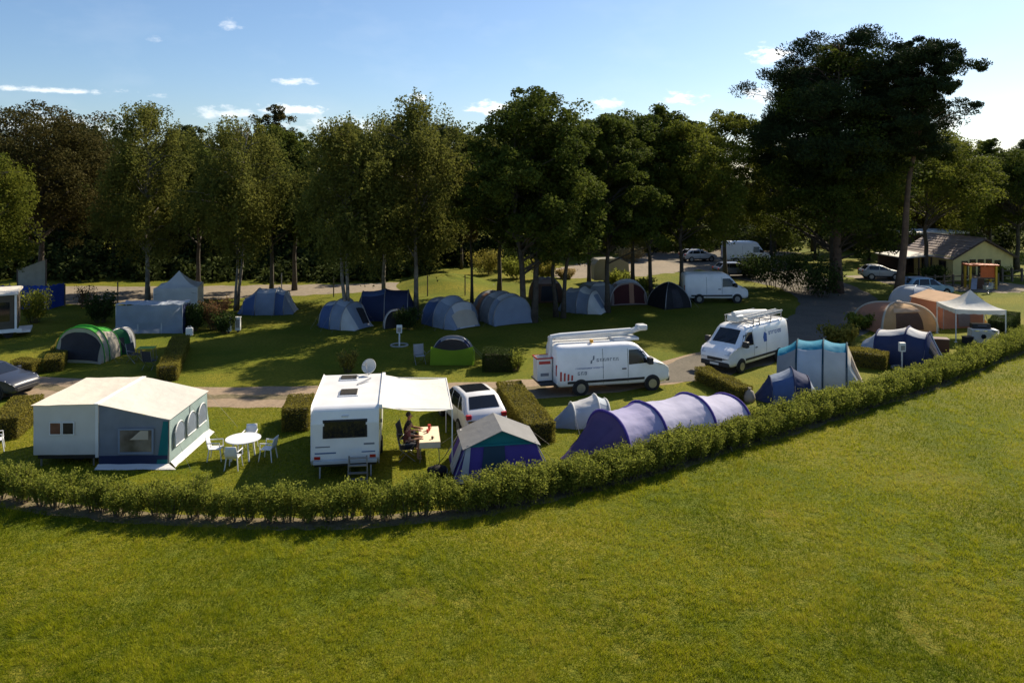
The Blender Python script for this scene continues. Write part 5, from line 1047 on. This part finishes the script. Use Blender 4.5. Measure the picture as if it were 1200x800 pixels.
for i, (px, by, lab) in enumerate(POSTS):
    t = thing('fence_post', lab, 'post', G(px, by), 0, 'posts along the sandy track'); mb = MB(); mb.tube([(0, 0, 0), (0, 0, 1.7)], .05, 7); mb.build('post', M_POLE if i == 2 else M_REDP if i == 4 else M_WOODP, t); mb = MB(); mb.cyl((0, 0, 1.72), .06, .05, 8); mb.build('cap', M_BLK, t)
def power_box(label, px, by):
    t = thing('power_box', label, 'power box', G(px, by), 5, 'white power boxes'); mb = MB(); mb.box(-.16, .16, -.12, .12, .12, .95); b = mb.build('cabinet', M_WPOLE, t, bevel=.015); mb = MB(); mb.box(-.05, .05, -.1, .1, 0, .12); mb.build('foot', M_BLK, t); mb = MB(); mb.box(-.12, .12, -.128, -.121, .3, .85); mb.build('door', M_POLE, b); mb = MB(); mb.box(-.19, .19, -.15, .15, .95, 1.0); mb.build('lid', M_WPOLE, b)
power_box('white power box at the foot of the birch trunks, left of two', 268, 390); power_box('white power box at the foot of the birch trunks, right of two', 279, 389)
def tap_post(label, px, by, h=1.15):
    t = thing('electric_post', label, 'post', G(px, by), 0, 'white service posts'); mb = MB(); mb.tube([(0, 0, 0), (0, 0, h)], .045, 8); mb.build('post', M_WPOLE, t); mb = MB(); mb.box(-.16, .16, -.1, .1, h - .38, h + .1); b = mb.build('box', M_WPOLE, t, bevel=.02); mb = MB(); mb.box(-.11, .11, -.108, -.101, h - .3, h - .05); mb.build('cover', M_POLE, b); mb = MB(); mb.tube([(.5 * math.cos(a * PI / 12), .5 * math.sin(a * PI / 12), .04) for a in range(25)], .06, 6, False); mb.build('ring', mat('stone_ring', (.3, .29, .26), .9, .2, 5, .4), t)
tap_post('white service post with a stone ring on the shaded lawn', 468, 405); tap_post('white service post with a ring in front of the navy family tent', 1057, 432, 1.3)

# ------------------------------------------------------------------ camping furniture
M_PL = mat('white_plastic', (.72, .73, .74), .4, .04, 4, .03)
def plastic_chair(label, loc, rz):
    t = thing('garden_chair', label, 'chair', loc, rz, 'white plastic garden chairs')
    mb = MB(); mb.box(-.21, .21, -.21, .21, .41, .44); mb.build('seat', M_PL, t, bevel=.01)
    mb = MB(); mb.grid(lambda u, v: (-.21 - .1 * v, (u - .5) * (.44 - .06 * v), .44 + .42 * v), 4, 4); o = mb.build('backrest', M_PL, t, True); s_ = o.modifiers.new('solid', 'SOLIDIFY'); s_.thickness = .02
    for sx in (-1, 1):
        for sy in (-1, 1): mb = MB(); mb.tube([(sx * .19, sy * .19, .42), (sx * .25, sy * .24, 0)], [.025, .018], 5); mb.build('leg', M_PL, t)
    for sy in (-1, 1): mb = MB(); mb.tube([(-.26, sy * .22, .66), (.18, sy * .25, .66), (.2, sy * .24, .43)], .022, 5); mb.build('armrest', M_PL, t)
tc = G(285, 537)
t = thing('round_table', 'round white plastic garden table on the grass left of the caravan', 'table', tc, 0)
mb = MB(); mb.cyl((0, 0, .73), .62, .035, 32); mb.build('table_top', M_PL, t, bevel=.01)
for k in range(4): a = PI / 4 + k * PI / 2; mb = MB(); mb.tube([(.35 * math.cos(a), .35 * math.sin(a), .71), (.45 * math.cos(a), .45 * math.sin(a), 0)], .03, 6); mb.build('leg', M_PL, t)
for a, lab in ((-90, 'nearest'), (-8, 'right-hand'), (186, 'left-hand'), (95, 'farthest')):
    r = .95; plastic_chair('white plastic garden chair, %s of those around the round table' % lab, (tc.x + r * math.cos(R(a)), tc.y + r * math.sin(R(a))), a + 180)
plastic_chair('white plastic garden chair at the left edge behind the hedge', (G(-4, 528).x, G(-4, 528).y), 30)
M_CH = fabric('chair_dark', (.04, .045, .055), .1, 0); M_CHG = fabric('chair_grey', (.3, .31, .33), .1, 0)
def camp_chair(label, loc, rz, m):
    t = thing('camping_chair', label, 'chair', loc, rz, 'folding camping chairs'); mb = MB(); mb.slab((-.24, -.25, .43), (.24, -.25, .45), (.24, .25, .45), (-.24, .25, .43), .015); mb.build('seat', m, t); mb = MB(); mb.slab((-.24, -.25, .45), (-.24, .25, .45), (-.38, .25, 1.0), (-.38, -.25, 1.0), .015); mb.build('backrest', m, t)
    for sy in (-1, 1): mb = MB(); mb.tube([(-.3, sy * .27, 0), (.26, sy * .27, .62), (-.3, sy * .27, .64)], .014, 5); mb.build('arm_frame', M_POLE, t); mb = MB(); mb.tube([(.28, sy * .27, 0), (-.26, sy * .27, .45), (-.39, sy * .27, 1.02)], .014, 5); mb.build('leg_frame', M_POLE, t)
camp_chair('grey folding chair alone on the shaded lawn left of the lime tent', (G(492, 426).x, G(492, 426).y), -70, M_CHG)
camp_chair('dark folding chair left of the small green table', (G(158, 424).x, G(158, 424).y), -20, M_CH); camp_chair('dark folding chair in front of the small green table', (G(176, 432).x, G(176, 432).y), 80, M_CH)
def table(label, loc, rz, w, d, h, top_m, name='camping_table'):
    t = thing(name, label, 'table', loc, rz); mb = MB(); mb.box(-w / 2, w / 2, -d / 2, d / 2, h - .03, h); mb.build('table_top', top_m, t, bevel=.006)
    for x in (-1, 1):
        for y in (-1, 1): mb = MB(); mb.tube([(x * (w / 2 - .06), y * (d / 2 - .06), h - .03), (x * (w / 2 - .01), y * (d / 2 - .03), 0)], .015, 5); mb.build('leg', M_POLE, t)
    return t
table('small green-topped camping table right of the green-ridged tent', (G(172, 421).x, G(172, 421).y), 8, .9, .6, .68, mat('green_top', (.16, .32, .06), .5, .08, 4, .03))
TB = Vector((-3.05, 28.25)); t = table('cream-clothed camping table under the caravan awning', TB, 8, .72, 1.7, .74, mat('cream_cloth', (.72, .6, .44), .7, .06, 4, .1))
mb = MB(); mb.box(-.375, .375, -.865, -.855, .52, .73); mb.box(-.375, -.366, -.855, .855, .52, .73); mb.box(.366, .375, -.855, .855, .52, .73); mb.build('cloth_drop', mat('cream_cloth', (.72, .6, .44)), t)
def cup(label, x, y, r, h, m):
    a = R(8); p = (TB.x + x * math.cos(a) - y * math.sin(a), TB.y + x * math.sin(a) + y * math.cos(a), .745)
    t = thing('cup', label, 'cup', p, 0, 'cups and plates on the awning table'); mb = MB(); mb.tube([(0, 0, 0), (0, 0, h)], [r * .8, r], 10); mb.build('wall', m, t); mb = MB(); mb.tube([(r, 0, h * .8), (r * 1.6, 0, h * .55), (r * .9, 0, h * .25)], .008, 4); mb.build('handle', m, t)
cup('red mug near the middle of the awning table', -.05, .15, .05, .12, M_REDP); cup('dark red jug at the far end of the awning table', .02, .45, .06, .2, M_REDP); cup('small brown cup at the near end of the awning table', .1, -.55, .045, .09, F_BROWN)
# cool box / bag in black beside the violet tent
t = thing('holdall', 'black holdall lying by the left corner of the violet ridge tent', 'bag', G(512, 558), 15); mb = MB(); mb.tube([(-.32, 0, .17), (-.28, 0, .18), (0, 0, .2), (.28, 0, .18), (.32, 0, .17)], [.1, .16, .19, .16, .1], 10); mb.build('bag_body', F_BLACK, t, True); mb = MB(); mb.tube([(-.15, -.12, .3), (-.1, -.1, .45), (.1, -.1, .45), (.15, -.12, .3)], .015, 5); mb.build('handle', F_BLACK, t); mb = MB(); mb.box(.3, .36, -.06, .06, .1, .24); mb.build('end_patch', M_CHG, t)
# things under and near the right-hand gazebo
t = thing('trestle_table', 'trestle table with hanging white cloth under the right-hand gazebo', 'table', G(1152, 401), -10); mb = MB(); mb.box(-.75, .75, -.35, .35, .78, .82); mb.build('table_top', M_PL, t)
cloth_wall('cloth', (-.76, -.37, .03), (.76, -.37, .03), (.76, -.36, .8), (-.76, -.36, .8), F_WHITE, t, .02); cloth_wall('cloth', (-.76, .37, .03), (-.76, -.37, .03), (-.76, -.36, .8), (-.76, .36, .8), F_WHITE, t, .02)
mb = MB(); mb.add([(-.12 + .16 * math.cos(a), -.4, .42 + .16 * math.sin(a)) for a in [k * PI / 3 for k in range(6)]], [tuple(range(6))]); mb.build('dark_emblem', F_BLACK, t)
t = thing('crate', 'black box standing at the left foot of the white-clothed trestle table', 'box', G(1134, 402), 10); mb = MB(); mb.box(-.25, .25, -.2, .2, 0, .36); mb.build('box_body', M_BLK, t, bevel=.02); mb = MB(); mb.box(-.27, .27, -.22, .22, .36, .42); mb.build('lid', M_BLK, t, bevel=.01)
t = thing('crate', 'dark grill box on the trestle table under the gazebo', 'box', (*G(1150, 400).xy, .825), -10); mb = MB(); mb.box(-.6, .45, -.25, .2, 0, .3); mb.build('box_body', M_BLK, t, bevel=.03); mb = MB(); mb.tube([(-.3, -.27, .2), (.2, -.27, .2)], .015, 5); mb.build('handle', M_POLE, t)
t = thing('storage_box', 'dark brown box behind the porch of the navy family tent', 'box', G(1102, 412), -15); mb = MB(); mb.box(-.4, .4, -.3, .3, 0, .75); mb.build('box_body', F_BROWN, t, bevel=.02); mb = MB(); mb.box(-.42, .42, -.32, .32, .75, .8); mb.build('lid', F_ROSE, t)
t = thing('white_sack', 'pale sack at the end of the clipped hedge by the purple tunnel tent', 'sack', G(878, 470), 0); mb = MB(); mb.tube([(0, 0, 0), (0, 0, .2), (.02, 0, .45), (0, 0, .55)], [.24, .27, .18, .05], 10); mb.build('sack_body', F_BEIGE, t, True); mb = MB(); mb.tube([(0, 0, .53), (.02, 0, .62)], [.05, .09], 8); mb.build('tied_neck', F_BEIGE, t)
t = thing('water_can', 'white water can at the right end of the grey tarpaulin', 'can', G(222, 393), 20); mb = MB(); mb.box(-.22, .22, -.16, .16, 0, .5); mb.build('can_body', M_PL, t, bevel=.05); mb = MB(); mb.tube([(-.12, 0, .5), (-.1, 0, .58), (.1, 0, .58), (.12, 0, .5)], .02, 5); mb.build('handle', M_PL, t)

# ------------------------------------------------------------------ people under the awning
M_SKIN = mat('skin', (.42, .22, .15), .5, .08, 6, .05); M_HAIR = mat('hair_dark', (.025, .016, .012), .6, .3, 14, .4)
def skin_mesh(name, pts, edges, rad, m, parent, root=0, sub=2):
    me = bpy.data.meshes.new(name); me.from_pydata(pts, edges, []); me.materials.append(m); o = bpy.data.objects.new(name, me); COL.objects.link(o); o.parent = parent
    sk = o.modifiers.new('skin', 'SKIN'); sk.use_smooth_shade = True
    for i, r in enumerate(rad): v = me.skin_vertices[0].data[i]; v.radius = (r, r) if not isinstance(r, tuple) else r; v.use_root = (i == root)
    ss = o.modifiers.new('sub', 'SUBSURF'); ss.levels = sub; ss.render_levels = sub; return o
def seated_person(label, loc, rz, shirt, shorts, reach=.32, zseat=.46):
    """faces +x, seated; pelvis at the seat"""
    t = thing('person', label, 'person', loc, rz); P, E, Rr = [], [], []
    def v(p, r, par=None):
        P.append(p); Rr.append(r)
        if par is not None: E.append((par, len(P) - 1))
        return len(P) - 1
    z = zseat; pel = v((0, 0, z + .1), (.15, .13)); wa = v((.0, 0, z + .28), .13, pel); ch = v((.03, 0, z + .46), (.16, .13), wa); nb = v((.05, 0, z + .6), .06, ch); hd0 = v((.08, 0, z + .68), .065, nb); hd1 = v((.1, 0, z + .78), (.085, .095), hd0); v((.09, 0, z + .88), .07, hd1)
    for s in (-1, 1):
        sh = v((.03, s * .17, z + .53), .065, ch); el = v((.12, s * .24, z + .3), .045, sh); wr = v((.12 + reach, s * .14, z + .31), .03, el); pa = v((.19 + reach, s * .12, z + .31), (.032, .018), wr)
        for k in range(4): a = v((.25 + reach, s * (.09 + .02 * k), z + .305), .009, pa); v((.275 + reach + .01 * (k in (1, 2)), s * (.088 + .021 * k), z + .285), .008, a)
        th = v((.21 + reach, s * .08, z + .315), .01, wr); v((.24 + reach, s * .065, z + .3), .009, th)
        hp = v((.06, s * .1, z + .08), .105, pel); kn = v((.44, s * .13, z + .06), .065, hp); cf = v((.43, s * .13, z - .12), .058, kn); an = v((.38, s * .13, .09), .04, cf); v((.42, s * .13, .045), .04, an); v((.55, s * .14, .035), .032, len(P) - 1)
    skin_mesh('body', P, E, Rr, M_SKIN, t)
    skin_mesh('shirt', [(0, 0, z + .08), (.0, 0, z + .28), (.03, 0, z + .47), (.03, .17, z + .53), (.09, .215, z + .39), (.03, -.17, z + .53), (.09, -.215, z + .39), (.045, 0, z + .57)], [(0, 1), (1, 2), (2, 3), (3, 4), (2, 5), (5, 6), (2, 7)], [(.165, .145), .15, (.175, .148), .082, .066, .082, .066, .085], shirt, t)
    skin_mesh('trousers', [(0, 0, z + .1), (.06, .1, z + .085), (.4, .13, z + .07), (.06, -.1, z + .085), (.4, -.13, z + .07)], [(0, 1), (1, 2), (0, 3), (3, 4)], [(.16, .145), .115, .082, .115, .082], shorts, t)
    mb = MB()
    def hair(u, w):
        a = 2 * PI * u; b = w * .62 * PI; k = 1 + .05 * mnoise.noise((u * 9, w * 5, 1)); return (.085 - .018 + .115 * math.sin(b) * math.cos(a) * k * (1 if math.cos(a) < .2 else .72), .105 * math.sin(b) * math.sin(a) * k, z + .82 + .125 * math.cos(b) * k)
    mb.grid(hair, 18, 8); mb.build('hair', M_HAIR, t, True)
    for s in (-1, 1):
        mb = MB(); mb.cyl((.192, s * .035, z + .8), .012, .01, 8, 'x'); mb.build('eye', M_HAIR, t); mb = MB(); mb.tube([(.1, s * .098, z + .77), (.095, s * .106, z + .81)], .02, 6); mb.build('ear', M_SKIN, t)
    mb = MB(); mb.tube([(.185, 0, z + .81), (.215, 0, z + .77), (.19, 0, z + .758)], [.01, .018, .012], 6); mb.build('nose', M_SKIN, t, True); mb = MB(); mb.tube([(.185, -.025, z + .735), (.193, 0, z + .733), (.185, .025, z + .735)], .008, 5); mb.build('mouth', M_REDP, t)
    return t
M_SH1 = fabric('shirt_rust', (.2, .06, .05), .1, 0); M_SH2 = fabric('shirt_dark', (.05, .03, .04), .1, 0); M_TR = fabric('trousers_dark', (.03, .03, .04), .1, 0)
camp_chair('dark folding chair under the awning, nearer of the two at the table', (-3.78, 27.75), 8, M_CH); seated_person('person in rust-red shirt sitting at the near left side of the awning table', (-3.8, 27.75), 8, M_SH1, M_TR)
camp_chair('dark folding chair under the awning, farther of the two at the table', (-3.92, 28.8), -8, M_CH); seated_person('person in dark shirt sitting at the far left side of the awning table', (-3.94, 28.8), -8, M_SH2, M_TR)
